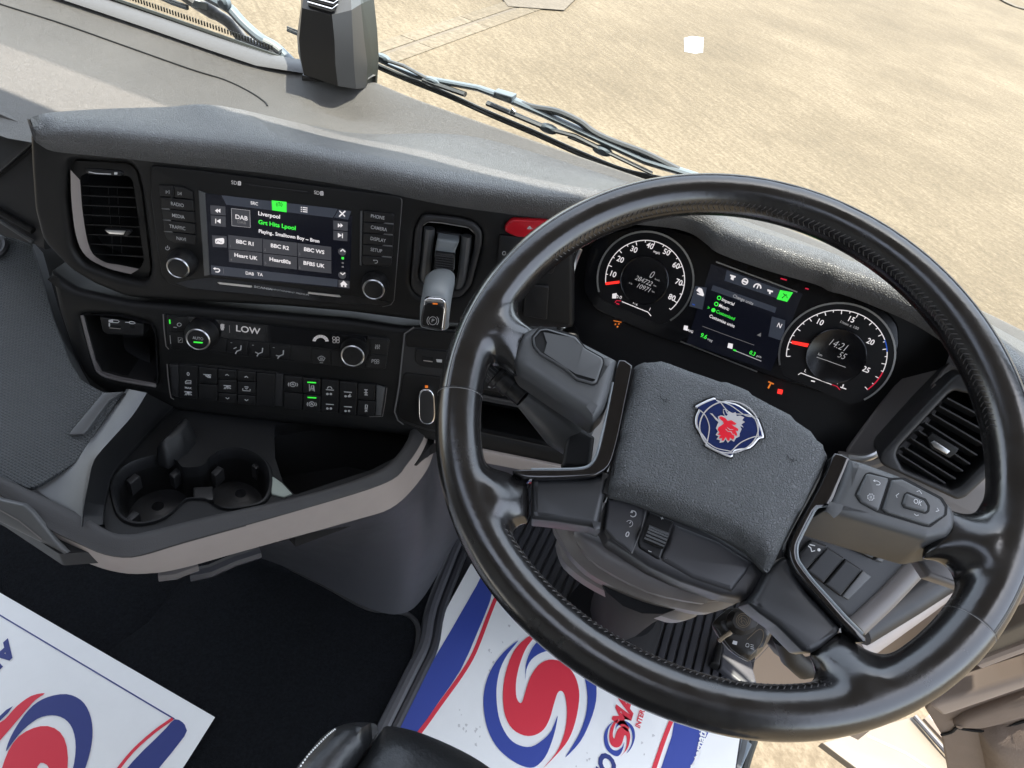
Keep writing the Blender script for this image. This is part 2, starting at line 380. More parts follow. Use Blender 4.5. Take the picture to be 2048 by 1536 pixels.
GM = ground_mat('yard_concrete', (.050, .040, .026), (.097, .077, .050), (.152, .124, .085), 1.6, 40)
GM2 = ground_mat('drain_concrete', (.060, .049, .034), (.098, .080, .055), (.15, .125, .09), 1.2, 10)
GM3 = ground_mat('slab_concrete', (.075, .062, .048), (.10, .085, .066), (.13, .11, .085), 1.2, 10)
GLS = glass_mat()

# ================================================================== SETTING: yard outside
GZ = -2.5
FG = Frame((0, 0, GZ), u=(1, 0, 0), v=(0, 1, 0))
mb = MB(); mb.add([(-150, -150, GZ), (150, -150, GZ), (150, 150, GZ), (-150, 150, GZ)], [(0, 1, 2, 3)], GM)
tag(mb.link('ground'), 'sunlit pale brown brushed concrete yard seen through the windscreen', kind='structure')
def gp(*pts): return [FG.hit(p) for p in pts]
mb = MB()      # drain kerb, two rows of concrete edging across the yard
q = [np.array(x) for x in gp((560, 150), (1000, 8), (600, 196), (1115, 18))]
d1 = (q[1]-q[0]); d1 /= np.linalg.norm(d1); nn = np.array([-d1[1], d1[0]])
w = abs((q[2]-q[0])@nn)
def strip(o0, o1, hh, m_, s0=-3.0, s1=14.0):
    P_ = [q[0]+d1*s0-nn*o0, q[0]+d1*s1-nn*o0, q[0]+d1*s1-nn*o1, q[0]+d1*s0-nn*o1]
    mb.prism(FG, [tuple(x) for x in P_], 0.001, hh, m_, bev=.004, local=True)
for k in range(14):
    strip(0, w*.44, .014, GM2, -3+k*1.2, -3+k*1.2+1.185); strip(w*.56, w, .010, GM2, -3+k*1.2, -3+k*1.2+1.19)
strip(w*.44, w*.56, .005, GM3)
tag(mb.link('kerb'), 'double row of concrete drain edging crossing the yard', kind='structure')
mb = MB(); mb.flat(FG, [(985, -30), (1180, -30), (1128, 20), (1016, 12)], .02, GM3)
tag(mb.link('path'), 'darker smooth slab beside the drain edging', kind='structure')
mb = MB(); mb.prism(FG, [(1368, 76), (1384, 72), (1407, 75), (1406, 105), (1390, 107), (1369, 103)], .002, .0045, K['white'], bev=.0005)
tag(mb.link('litter'), 'small square white scrap lying on the sunlit concrete yard', 'litter')
mb = MB()
fr_ = [FG.hit(p) for p in cr([(1975, -20), (2000, -2), (2030, 14), (2080, 26)], 4)]
mb.ribbon(FG, fr_, .22, .03, GM3, local=True)
tag(mb.link('pavement'), 'dark curved kerb edge at the far corner of the yard', kind='structure')

# ================================================================== CAB SHELL (round and behind the camera)
sh = thing('cab_body', 'pale painted truck cab body enclosing the dashboard, with open doors beside the seats', 'cab', (-.6, .2, -1.08))
def slab(name, a, b, m_, parent):
    x0, y0, z0 = a; x1, y1, z1_ = b
    V = [(x0, y0, z0), (x1, y0, z0), (x1, y1, z0), (x0, y1, z0), (x0, y0, z1_), (x1, y0, z1_), (x1, y1, z1_), (x0, y1, z1_)]
    return MB().add(V, [(0, 3, 2, 1), (4, 5, 6, 7), (0, 1, 5, 4), (1, 2, 6, 5), (2, 3, 7, 6), (3, 0, 4, 7)], m_).link(name, parent)
_rf = [(-1.85, -1.3), (.62, -1.3), (.62, .785), (.10, .780), (-.03, .748), (-.23, .732), (-.28, .715), (-.34, .675), (-.50, .655), (-.9, .650), (-1.85, .64)]  # unseen roof: front edge bent to cast the shade line over the dash
MB().prism(Frame((0, 0, 0), u=(1, 0, 0), v=(0, 1, 0)), _rf, .62, .68, K['liner'], local=True, holes=[[(-.95, -.55), (.25, -.55), (.25, -.10), (-.95, -.10)]]).link('roof', sh)  # opening added behind the camera to let in more sky light
slab('rear_wall', (-1.85, -1.36, -1.1), (.62, -1.3, .62), K['liner'], sh)
slab('side_wall', (-1.90, -1.3, -1.1), (-1.85, -.3, .62), K['liner'], sh)
slab('side_wall', (.62, -1.3, -1.1), (.67, -.35, .62), K['liner'], sh)
slab('floor_pan', (-1.85, -1.3, -1.14), (.335, 1.15, -1.085), K['paint'], sh)
slab('front_panel', (-1.85, .93, -1.3), (.36, 1.0, -.50), K['paint'], sh)
# windscreen, gently curved in plan
def gline(z, off=0):
    b = cr([(-1.75, .70), (-1.3, .775), (-.867, .812), (-.472, .83), (-.135, .848), (.084, .860), (.315, .832), (.56, .74)], 5)
    return [np.array([p[0], p[1]+off, z]) for p in b]
wsn = thing('windscreen', 'clear curved windscreen with a black lower edge above the dashboard', 'windscreen', (-.4, .85, -.4))
MB().loft([gline(-.42, -.004), gline(.62, -.08)], GLS).link('pane', wsn, recalc=False)
gs = MB(); gs.tube([p+np.array([0, -.004, 0]) for p in gline(-.3745)], .0035, K['gask'], 6)
for i, p in enumerate(resample([p for p in gline(-.366, -.008)], 520)):
    if p[0] < -.62 and p[0] > -1.2: gs.tube([p, p+np.array([0, -.0006, .006])], .0011, K['gask'], 4)
gs.link('black_edge', wsn)

# ================================================================== DASHBOARD
UP = Frame(at((560, 495), .752), yaw=23, tilt=82)
dash = thing('dashboard', 'grained grey truck dashboard with black centre console and storage tray', 'dashboard', (-.3, .7, -.7))
FZ = Frame((0, 0, -.372), u=(1, 0, 0), v=(0, 1, 0))
# rear top sheet: from the glass base forward under the pad
def sm(x, a, b): t = min(1, max(0, (x-a)/(b-a))); return t*t*(3-2*t)
def topz(x, y):
    z = -.405+.0325*sm(x, -.66, -.47)
    z += .006*sm(y, .74, .82)
    if x < -.47: z += .018*sm(y, .66, .80)*(1-sm(x, -.66, -.47))
    z += .010*math.exp(-((x+.50)/.06)**2-((y-.80)/.03)**2)
    z -= .012*math.exp(-((x+.47)/.035)**2-((y-.745)/.018)**2)
    return z
gb = resample([p[:2] for p in gline(0) if p[0] < .43], 120); rows = []
for k in range(34):
    t = k/33
    rows.append([np.array([x, y-.004-(y-.004-float(np.interp(x, [-.9, -.70, -.655, -.60, -.45, -.30, -.18, -.08, .0, .3, .5], [.48, .48, .50, .545, .63, .69, .735, .765, .775, .765, .70])))*t, 0]) for x, y in gb])
for r_ in rows:
    for p in r_: p[2] = topz(p[0], p[1])
MB().loft(rows, K['dashfine']).link('top_panel', dash, recalc=False)
# defroster lip along the glass
lp = [np.array([p[0], p[1]-.020, topz(p[0], p[1]-.02)+.001]) for p in gline(0) if -1.3 < p[0] < -.47]
ms = MB(); ms.loft([[p+np.array([0, dy, dz]) for p in lp] for dy, dz in ((-.020, 0), (-.014, .004), (.0, .006), (.014, .006), (.015, -.004))], K['lip']); ms.link('defroster_lip', dash)
# seam of the passenger lid
FL0 = Frame((0, 0, -.392), u=(1, 0, 0), v=(0, 1, 0))
sp = cr([(-80, -20), (0, 8), (120, 46), (250, 92), (380, 138), (450, 160), (500, 184), (528, 203), (535, 212)], 8)
seam = []
for p in sp:
    z = -.39
    for _ in range(4): w_ = onz(p, z); z = topz(w_[0], w_[1])
    seam.append(onz(p, z+.0003))
MB().tube(seam, .0011, K['gap'], 6).link('lid_seam', dash)

# padded hood over console and instruments
front = [((57, 248), (60, 236)), ((62, 262), (68, 232)), ((84, 279), (85, 228)), ((112, 288), (112, 224)), ((200, 297), (200, 218)), ((350, 313), (330, 214)),
 ((560, 335), (445, 212)), ((750, 368), (-.445, .70)), ((880, 395), (-.33, .80)), ((1000, 412), (-.24, .825)), ((1100, 424), (-.185, .830)), ((1200, 430), (-.135, .833)),
 ((1327, 440), (-.06, .838)), ((1384, 452), (-.02, .842)), ((1419, 475), (.0, .843)), ((1445, 494), (.02, .844)), ((1542, 528), (.07, .846)), ((1640, 556), (.12, .845)),
 ((1668, 570), (.135, .843)), ((1697, 577), (.15, .841)), ((1753, 598), (.18, .838)), ((1840, 637), (.23, .832)), ((1920, 690), (.29, .822)), ((1990, 755), (.36, .80)), ((2040, 800), (.405, .785))]
F3 = []; B3 = []
for p, q_ in front:
    zl = UP.P(p, .005)[2] if p[0] < 1150 else UP.P((1100, 424), .005)[2]; zf = zl+(-.336-zl)*sm(p[0], 1100, 1390); F3.append(onz(p, zf))
    B3.append(onz(q_, zl+.0125) if q_[0] > 5 else np.array([q_[0], q_[1], topz(*q_)-.004]))
nF = 150; F3 = resample(cr(F3, 5), nF); B3 = np.array([np.array(p) for p in cr(B3, 5)])
# same parameter along both curves
tF = np.r_[0, np.cumsum(np.linalg.norm(np.diff(np.array(cr([onz(p, -.392) for p, _ in front], 5)), axis=0), axis=1))]; tt = np.linspace(0, tF[-1], nF)
B3 = np.stack([np.interp(tt, tF, B3[:, k]) for k in range(3)], 1)
rows = []
prof = [(.004, -.010), (0, 0), (-.001, .004), (-.0006, .0095), (.0012, .0130), (.0045, .0155), (.011, .0168), (.026, .0172)]
D3 = B3-F3; D3[:, 2] = 0; L3 = np.linalg.norm(D3, axis=1); U3 = D3/np.maximum(L3, 1e-6)[:, None]
for dy, dz in prof: rows.append([F3[i]+U3[i]*(min(dy, L3[i]*.45) if dy > 0 else dy*sm(L3[i], .02, .08))+np.array([0, 0, dz if dz < 0 else dz*(.35+.65*sm(L3[i], .0, .07))]) for i in range(nF)])
st = np.array(rows[-1])
for k in range(1, 15):
    t = k/14; r_ = []
    for i in range(nF):
        p = st[i]*(1-t)+B3[i]*t; e = t if B3[i][0] > -.5 else t*t*.6+t*.4
        p = p.copy(); p[2] = st[i][2]*(1-e)+B3[i][2]*e; r_.append(p)
    rows.append(r_)
rows.append([rows[-1][i]+U3[i]*.006+np.array([0, 0, -.006]) for i in range(nF)]); rows.append([rows[-1][i]+np.array([0, 0, -.03*sm(L3[i], .05, .12)]) for i in range(nF)])
# finish the rounded left end
mp_ = MB(); mp_.loft(rows, K['pad']); mp_.link('padded_hood', dash, ang=70)

# ---- console fascia
cre = UP.P((560, 628))
LO = Frame(cre-UP.n*.006, yaw=24, tilt=76)
ventpoly = [(135, 330), (146, 321), (258, 328), (272, 342), (282, 380), (301, 535), (296, 562), (280, 566), (235, 556), (165, 530), (144, 498), (131, 400)]
brkpoly = z6((250, 205), (300, 195), (560, 225), (660, 255), (730, 330), (725, 430), (640, 760), (560, 850), (400, 860), (230, 850), (165, 780), (160, 700), (195, 300))
up_out = [(56, 262), (112, 280), (350, 300), (560, 322), (750, 352), (880, 380), (1000, 400), (1150, 405), (1150, 660), (1000, 655), (862, 648), (800, 640), (700, 627), (560, 615), (380, 606), (256, 598), (190, 572), (140, 542), (110, 512), (82, 482), (66, 420), (60, 340)]
f = MB(); f.prism(UP, up_out, -.055, 0, K['plas'], bev=.007, rad=14, holes=[ventpoly, brkpoly], seg=4); f.link('console_fascia', dash)
lo_out = [(96, 540), (118, 560), (150, 580), (256, 604), (700, 640), (800, 655), (1000, 660), (1160, 668), (1160, 945), (1000, 912), (880, 888), (801, 874), (700, 862), (513, 843), (342, 822), (239, 798), (191, 776), (164, 751), (143, 710), (116, 628)]
pkt = z4((478, 205), (540, 208), (700, 215), (880, 262), (905, 320), (918, 560), (915, 612), (700, 575), (590, 545), (550, 480), (500, 300))
slotp = [(960, 806), (1130, 838), (1140, 900), (955, 862)]
rz = z5((1795, 195), (2200, 225), (2200, 960), (1890, 925), (1700, 862), (1660, 800), (1690, 600), (1730, 245))
f = MB(); f.prism(LO, lo_out, -.12, 0, K['plas'], bev=.009, rad=12, holes=[pkt, slotp], seg=4); f.link('lower_fascia', dash)
# right hand zone plate with its raised edge
f = MB(); f.prism(LO, rz, .0002, .0022, K['plas2'], bev=.001, rad=10)
f.prism(LO, z5((1735, 245), (1800, 210), (2200, 240), (2200, 370), (1740, 330)), .002, .0045, K['plas'], bev=.001, rad=4)
f.prism(LO, z5((1720, 515), (2200, 570), (2200, 955), (1890, 915), (1710, 850), (1672, 800)), .002, .0042, K['plas'], bev=.0015, rad=8)
f.ribbon(LO, z5((1795, 192), (1728, 238), (1708, 420), (1690, 600), (1657, 790), (1680, 850), (1720, 880)), 3.2, .0035, K['edge']); f.link('side_panel', dash)
f = MB(); f.prism(LO, z5((1805, 345), (2120, 375), (2120, 505), (1840, 470), (1800, 430)), .002, .004, K['btn'], bev=.0008, rad=4)
f.flat(LO, z5((1850, 395), (1930, 405), (1930, 440), (1850, 428)), .0042, K['slot'])
f.flat(LO, z5((1860, 424), (1925, 432), (1925, 440), (1860, 430)), .0044, K['taupe'])
f.prism(LO, z5((1950, 418), (1992, 422), (1990, 442), (1955, 438)), .004, .0044, K['ink'])
f.link('charging_socket', dash)
# pull knob with chrome edge
f = MB(); kc = (852, 815)
f.prism(LO, rnd([(836, 778), (869, 780), (872, 850), (836, 850)], 22, 6), .002, .014, K['chrome'], bev=.002)
f.prism(LO, rnd([(839.5, 782), (866.5, 784), (869, 847), (839, 847)], 20, 6), .014, .0165, K['plas2'], bev=.001); kn = f.link('pull_knob', dash)
f = MB(); f.flat(LO, [(850, 770.5), (856, 771), (856, 776), (850, 776)], .0182, K['to']); f.link('indicator_lamp', kn)
# ledge shadow line between the two fascias
# storage pocket with usb plate
pk = MB()
pl_ = ccw([LO.hit(p) for p in pkt]); n_ = len(pl_)
pk.add([LO.W(a, b, -.001) for a, b in pl_]+[LO.W(a*.98-.006, b*.98-.002, -.075) for a, b in pl_], [(i, (i+1) % n_, n_+(i+1) % n_, n_+i) for i in range(n_)]+[tuple(range(n_, 2*n_))], K['plas2'])
pk.link('pocket', dash)
f = MB(); f.ribbon(LO, z4((478, 208), (505, 300), (552, 470), (592, 540), (700, 572), (912, 612)), 6, .0008, K['taupe2'])
f.tube([LO.P(p, 0) for p in cr(z4((480, 208), (502, 300), (548, 470), (585, 545), (700, 585), (912, 622)), 5)], .0018, K['taupe2'], 6); f.link('pocket_rim', dash)
us = MB(); us.prism(LO, z4((582, 214), (840, 258), (838, 330), (630, 318), (600, 300)), -.02, -.004, K['btn'], bev=.001, rad=3)
us.flat(LO, z4((640, 262), (706, 268), (706, 286), (640, 280)), -.0036, K['slot']); us.ribbon(LO, z4((640, 252), (640, 272)), 2.5, -.0033, K['ink'])
us.ribbon(LO, z4((640, 280), (706, 286)), 1.2, -.0033, K['taupe']); us.lathe(LO, z4((768, 280))[0], [(.0026, -.004), (.0026, -.0034), (.0014, -.0033)], K['slot'])
us.ribbon(LO, z4((637, 236), (655, 232), (690, 236), (698, 242), (690, 250), (660, 248), (637, 246)), 1.6, -.0034, K['ink'], closed=True)
us.flat(LO, z4((637, 234), (662, 232), (662, 248), (637, 246)), -.0033, K['ink'])
us.ribbon(LO, z4((733, 247), (755, 248), (765, 242), (785, 246), (792, 252), (780, 257), (762, 255), (755, 250)), 1.6, -.0034, K['ink'])
us.link('usb_plate', dash)
f = MB(); f.prism(LO, z4((605, 480), (625, 455), (680, 460), (915, 545), (915, 590), (850, 572), (690, 545)), -.07, -.055, K['plas'], bev=.002); f.link('pocket_shelf', dash)
# small drawer slot behind the wheel
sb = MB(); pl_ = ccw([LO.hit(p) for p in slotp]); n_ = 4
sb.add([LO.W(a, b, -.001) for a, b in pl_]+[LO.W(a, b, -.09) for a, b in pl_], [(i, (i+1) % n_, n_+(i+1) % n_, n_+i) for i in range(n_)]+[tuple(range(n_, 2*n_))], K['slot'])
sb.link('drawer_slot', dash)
f = MB(); f.ribbon(LO, [(962, 805), (954, 862)], 2.2, .001, K['edge']); f.ribbon(LO, [(955, 864), (1140, 903)], 2.5, .001, K['plas2'])
f.tube([LO.P(p, .002) for p in ((950, 792), (1140, 828))], .004, K['plas2']); f.link('slot_trim', dash)
# switches behind the wheel rim
for name, pg, ic in (('switch', [(1000, 470), (1056, 476), (1056, 540), (994, 530)], 'O'), ('switch', [(1052, 568), (1098, 573), (1094, 640), (1046, 632)], None), ('switch', [(1085, 490), (1128, 495), (1105, 548), (1080, 545)], None),
                     ('switch', [(962, 745), (1008, 752), (1005, 786), (958, 778)], 'icon'), ('switch', [(1010, 752), (1070, 762), (1066, 798), (1008, 788)], None)):
    F_ = UP if pg[0][1] < 700 else LO
    f = MB(); f.prism(F_, pg, .0003, .004, K['btn'], bev=.0012, rad=4)
    if ic == 'O': f.text(F_, (1008, 507), 'O', 9, K['ink'], .0043, sx=.8)
    if ic == 'icon':
        for dx in (-1, 1):
            for dy in (-1, 1): f.ribbon(F_, [(984+dx*8, 768+dy*6), (984+dx*3, 768+dy*6), (984+dx*3, 768+dy*2)], 1.8, .0043, K['ink'])
            f.ribbon(F_, [(984+dx*4, 760), (984+dx*4, 776)], 1.5, .0043, K['ink'])
    f.link(name, dash)
hz = MB(); hz.prism(UP, z6((905, 330), (905, 290), (950, 240), (980, 232), (1180, 240), (1300, 250), (1300, 390), (1000, 375), (950, 355)), .001, .007, K['redb'], bev=.0025, rad=4)
hz.ribbon(UP, z6((1085, 300), (1100, 292), (1112, 302)), 2, .0074, K['ink'], closed=False); hz.ribbon(UP, z6((1078, 305), (1100, 285), (1125, 305)), 1.5, .0074, K['ink'], closed=True); hz.link('hazard_button', dash)

# ---- tray with cup holders, bin and front rail
TR = Frame((0, 0, -.668), u=(1, 0, 0), v=(0, 1, 0))
cup1 = z4((665, 1230), (680, 1160), (750, 1090), (880, 1045), (980, 1045), (1040, 1075), (1075, 1110), (1185, 1100), (1230, 1050), (1300, 1005), (1400, 995), (1500, 1030), (1560, 1090), (1580, 1180), (1560, 1270), (1500, 1320), (1350, 1345), (1270, 1330), (1200, 1290), (1100, 1290), (1060, 1320), (980, 1390), (880, 1425), (780, 1425), (700, 1370))
binp = [(566, 838), (640, 842), (700, 858), (862, 890), (840, 902), (812, 892), (795, 910), (720, 942), (585, 990), (563, 960), (553, 900)]
binp = [(548, 850), (700, 830), (850, 862), (812, 884), (796, 912), (742, 940), (590, 990), (566, 965), (550, 915)]
outer = [(118, 1108), (0, 1030), (-90, 985), (-80, 700), (150, 690), (430, 740), (900, 800), (900, 870), (862, 890), (835, 925), (780, 965), (600, 1028), (300, 1100), (240, 1100)]
f = MB(); f.prism(TR, outer, -.02, 0, K['tray'], rad=4, holes=[cup1, binp]); f.link('storage_tray', dash, ang=40)
cup = MB(); pl_ = ccw([TR.hit(p) for p in cr(cup1, 3, True)]); n_ = len(pl_)
def ring(pl, sc, off, h):
    c_ = np.mean(np.array(pl), 0); return [TR.W(*(c_+(np.array(p)-c_)*sc+off), h) for p in pl]
rg = [ring(pl_, 1.05, (0, 0), .0005), ring(pl_, 1.03, (0, 0), .0040), ring(pl_, 1.0, (0, 0), .0045), ring(pl_, .97, (0, 0), .001), ring(pl_, .95, (0, 0), -.012), ring(pl_, .90, (0, .0), -.055)]
for k in range(len(rg)-1): cup.add(rg[k]+rg[k+1], [(i, (i+1) % n_, n_+(i+1) % n_, n_+i) for i in range(n_)], K['tray'] if k < 4 else K['plas'])
cup.add(rg[-1], [tuple(range(n_))], K['plas'])
for c_, r_ in ((z4((925, 1330))[0], .034), (z4((1410, 1255))[0], .034)):
    for q_ in (1, .82, .62, .4, .2): cup.lathe(TR, c_, [(r_*q_, -.0545+.001*(1-q_)), (r_*q_, -.0520+.001*(1-q_)), (r_*q_*.93, -.0515+.001*(1-q_))], K['piano'] if q_ == .2 else K['plas2'], hc=-.053)
for p in z4((780, 1165), (1030, 1128), (1272, 1120), (1508, 1080), (775, 1385)):
    a, b = TR.hit(p, -.012); cup.prism(TR, [(a-.004, b-.006), (a+.004, b-.008), (a+.004, b+.006), (a-.004, b+.006)], -.03, -.010, K['plas2'], bev=.0015, local=True)
cup.prism(TR, z4((1130, 1210), (1245, 1205), (1250, 1285), (1130, 1290)), -.05, -.014, K['plas2'], bev=.002)
cup.link('cup_holder', dash, ang=40)
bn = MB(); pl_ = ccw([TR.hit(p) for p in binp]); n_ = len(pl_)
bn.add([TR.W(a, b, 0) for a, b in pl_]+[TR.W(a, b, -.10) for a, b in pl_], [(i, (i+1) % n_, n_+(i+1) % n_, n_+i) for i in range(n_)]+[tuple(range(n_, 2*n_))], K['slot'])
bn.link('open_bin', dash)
f = MB(); f.prism(TR, z4((1580, 1150), (1600, 1150), (1650, 1185), (1710, 1250), (1660, 1270), (1590, 1250)), .0005, .003, K['pale'], bev=.001)
tag(f.link('paper_scrap'), 'pale scrap wedged between the cup holder and the bin', 'scrap')
# raised left ridge dividing tray and honeycomb shelf
def zpts(pts, z): return [onz(p, z) for p in pts]
hb_ = lambda pts, h: [HB.P(p, h) for p in pts]
HB = Frame(onz((60, 977), -.652), yaw=0, tilt=24)
L1 = hb_(cr(z4((760, 640), (640, 830), (560, 960), (520, 1050), (500, 1150), (480, 1300), (470, 1420)), 4), .006)
L2 = hb_(cr(z4((860, 660), (770, 800), (600, 990), (545, 1070), (515, 1200), (490, 1330), (480, 1440)), 4), .012)
L3_ = zpts(cr(z4((880, 700), (800, 800), (630, 990), (560, 1080), (530, 1200), (500, 1340), (490, 1440)), 4), -.642)
for _i in range(len(L3_)): L3_[_i] = ray(np.array([(M[0]@L2[_i])/(M[2]@L2[_i])*FPX+1026, (M[1]@L2[_i])/(M[2]@L2[_i])*FPX+770]))*float(M[2]@L2[_i])*1.004
L4 = zpts(cr(z4((1010, 740), (900, 850), (740, 1020), (660, 1120), (625, 1220), (605, 1330), (600, 1430)), 4), -.652)
L5 = zpts(cr(z4((1020, 740), (910, 850), (750, 1020), (670, 1120), (635, 1220), (612, 1330), (610, 1430)), 4), -.664)
L0 = hb_(cr(z4((740, 640), (590, 830), (470, 960), (400, 1060), (330, 1130), (270, 1180), (200, 1215)), 4), -.003)
f = MB(); f.loft([[p-np.array([0, 0, .02]) for p in L0], L0, L1, L2, L3_, L4, L5, [p-np.array([0, 0, .01]) for p in L5]], K['tray'], mats=[K['pod'], K['pod'], K['pod'], K['tray'], K['tray'], K['plas2'], K['tray']]); f.link('tray_divider', dash, ang=50)
f = MB(); f.pillow(TR, z4((890, 960), (900, 930), (1040, 780), (1100, 770), (1140, 800), (1130, 850), (1080, 910), (960, 990)), .0, .030, K['tray'], r=.012, step=.005, rad=6); f.link('tray_boss', dash, ang=60)
# rail
A_ = [(-80, 915), (0, 952), (62, 981), (166, 1031), (218, 1062), (252, 1069), (299, 1062), (415, 1033), (623, 987), (747, 946), (787, 918), (812, 884), (820, 862)]
B_ = [(-80, 950), (0, 989), (91, 1053), (160, 1087), (205, 1106), (250, 1113), (290, 1107), (373, 1082), (581, 1024), (768, 966), (815, 926), (845, 880), (850, 860)]
C_ = [(-80, 1004), (0, 1041), (80, 1081), (133, 1107), (180, 1128), (224, 1142), (274, 1148), (353, 1139), (498, 1099), (706, 1041), (789, 1012), (850, 946), (872, 890)]
N_ = 70
def rs(p, z): return resample(zpts(cr(p, 5), z), N_)
ra, rb_, rc = rs(A_, -.648), rs(B_, -.654), rs(C_, -.700)
up_ = np.array([0, 0, 1.])
rows = [ra-up_*.03, ra-up_*.003, ra*.97+rb_*.03+up_*.001, ra*.8+rb_*.2+up_*.003, ra*.55+rb_*.45+up_*.0035, ra*.25+rb_*.75+up_*.001, rb_, rb_*.985+rc*.015-up_*.002]
f = MB(); f.loft([list(r_) for r_ in rows], K['rail']); f.link('front_rail', dash, ang=50)
rows = [rb_*.985+rc*.015-up_*.001, rb_*.9+rc*.1+up_*0, rb_*.5+rc*.5, rb_*.1+rc*.9, rc, rc+(ra-rc)*.10-up_*.006]
f = MB(); f.loft([list(r_) for r_ in rows], K['taupe']); f.link('front_panel_trim', dash, ang=50)
DR = Frame(onz((60, 1050), -.668)+np.array([-.0, -.004, 0]), yaw=0, tilt=62)
f = MB(); f.prism(DR, a1((-80, 215), (0, 240), (110, 265), (150, 300), (262, 440), (322, 500), (180, 440), (0, 350), (-80, 305)), .001, .006, K['pod'], bev=.002, rad=3)
f.ribbon(DR, a1((-80, 250), (0, 290), (90, 340), (200, 430)), 3, .0068, K['taupe2']); f.link('tray_drawer', dash)
# beige lower edge to the right of the rail
f = MB(); f.prism(LO, [(868, 886), (950, 898), (1150, 938), (1150, 962), (955, 925), (880, 905)], -.03, .004, K['taupe'], bev=.003); f.link('lower_trim', dash)
# kick panel under the tray
A_ = rs([(560, 1085), (706, 1036), (789, 1005), (850, 940), (880, 895), (990, 905), (1100, 930)], -.70); B_ = rs([(500, 1108), (585, 1140), (650, 1172), (735, 1215), (800, 1228), (850, 1190), (935, 1040)], -1.03)
rows = [A_*(1-t)+B_*t+np.array([0, .02*math.sin(t*math.pi), 0]) for t in np.linspace(0, 1, 9)]
f = MB(); f.loft([list(r_) for r_ in rows], K['kick']); f.link('kick_panel', dash, recalc=False)
f = MB(); f.tube([onz(p, -.735) for p in ((318, 1150), (352, 1146), (372, 1138), (395, 1130))], .007, K['taupe2'], 8); f.link('tray_bracket', dash); f = MB()
f.tube([onz(p, -.80) for p in ((380, 1150), (420, 1142), (470, 1120), (520, 1104))], .008, K['kick'], 8); f.link('tray_bracket', dash)

# ---- passenger side honeycomb shelf and left panels
HB = Frame(onz((60, 977), -.652), yaw=0, tilt=24)
hexp = [(-90, 430), (0, 464), (62, 490), (84, 560), (108, 640), (136, 714), (160, 757), (196, 780), (240, 792), (150, 925), (75, 972), (56, 977), (0, 955), (-90, 915)]
f = MB(); f.prism(HB, hexp, -.004, .0015, K['hex'], bev=.001, rad=6); f.link('honeycomb_mat', dash)
f = MB(); f.prism(HB, [(-120, 380), (0, 420), (62, 480), (92, 590), (116, 660), (138, 716), (162, 760), (205, 784), (225, 800), (215, 850), (178, 910), (140, 990), (100, 1022), (60, 1010), (0, 985), (-120, 925)], -.03, -.0045, K['pod']); f.link('shelf', dash)
f = MB(); f.prism(HB, [(-100, 400), (100, 400), (300, 560), (300, 800), (230, 860), (-60, 900)], -.12, -.07, K['plas2']); f.link('shelf_back', dash)
f = MB(); f.prism(HB, [(137, 870), (142, 862), (206, 785), (246, 783), (218, 800), (172, 862), (165, 868)], .0, .006, K['pod'], bev=.001); f.link('shelf_clip', dash)
f = MB(); f.lathe(HB, (-16, 495), [(.0185, .001), (.0185, .005), (.016, .0065), (.013, .006), (.0115, .004), (.0005, .004)], K['plas2'], hc=.004); f.link('round_cap', dash)
LP = Frame(at((40, 380), .80), yaw=12, tilt=74)
f = MB(); f.prism(LP, [(-90, 290), (70, 270), (90, 500), (70, 490), (0, 470), (-90, 425)], -.05, 0, K['plas2'], bev=.002); f.link('lower_side_panel', dash)
f = MB(); f.prism(LP, [(-90, 218), (0, 241), (70, 270), (70, 283), (0, 345), (-90, 400)], .0005, .006, K['spoke'], bev=.002); f.link('side_gloss_panel', dash)
f = MB(); f.ribbon(LP, [(-90, 392), (0, 350), (64, 296)], 9, .0012, K['gap']); f.tube([LP.P(p, .004) for p in ((-90, 385), (0, 424), (66, 462))], .004, K['plas'], 8)
f.tube([LP.P(p, .004) for p in ((-90, 402), (0, 441), (66, 484))], .0025, K['pod'], 8); f.link('panel_seam', dash)
f = MB(); f.prism(LP, [(-90, 205), (0, 228), (80, 262), (80, 272), (0, 241), (-90, 218)], -.03, .001, K['dashfine'], bev=.001); f.link('panel_cap', dash)

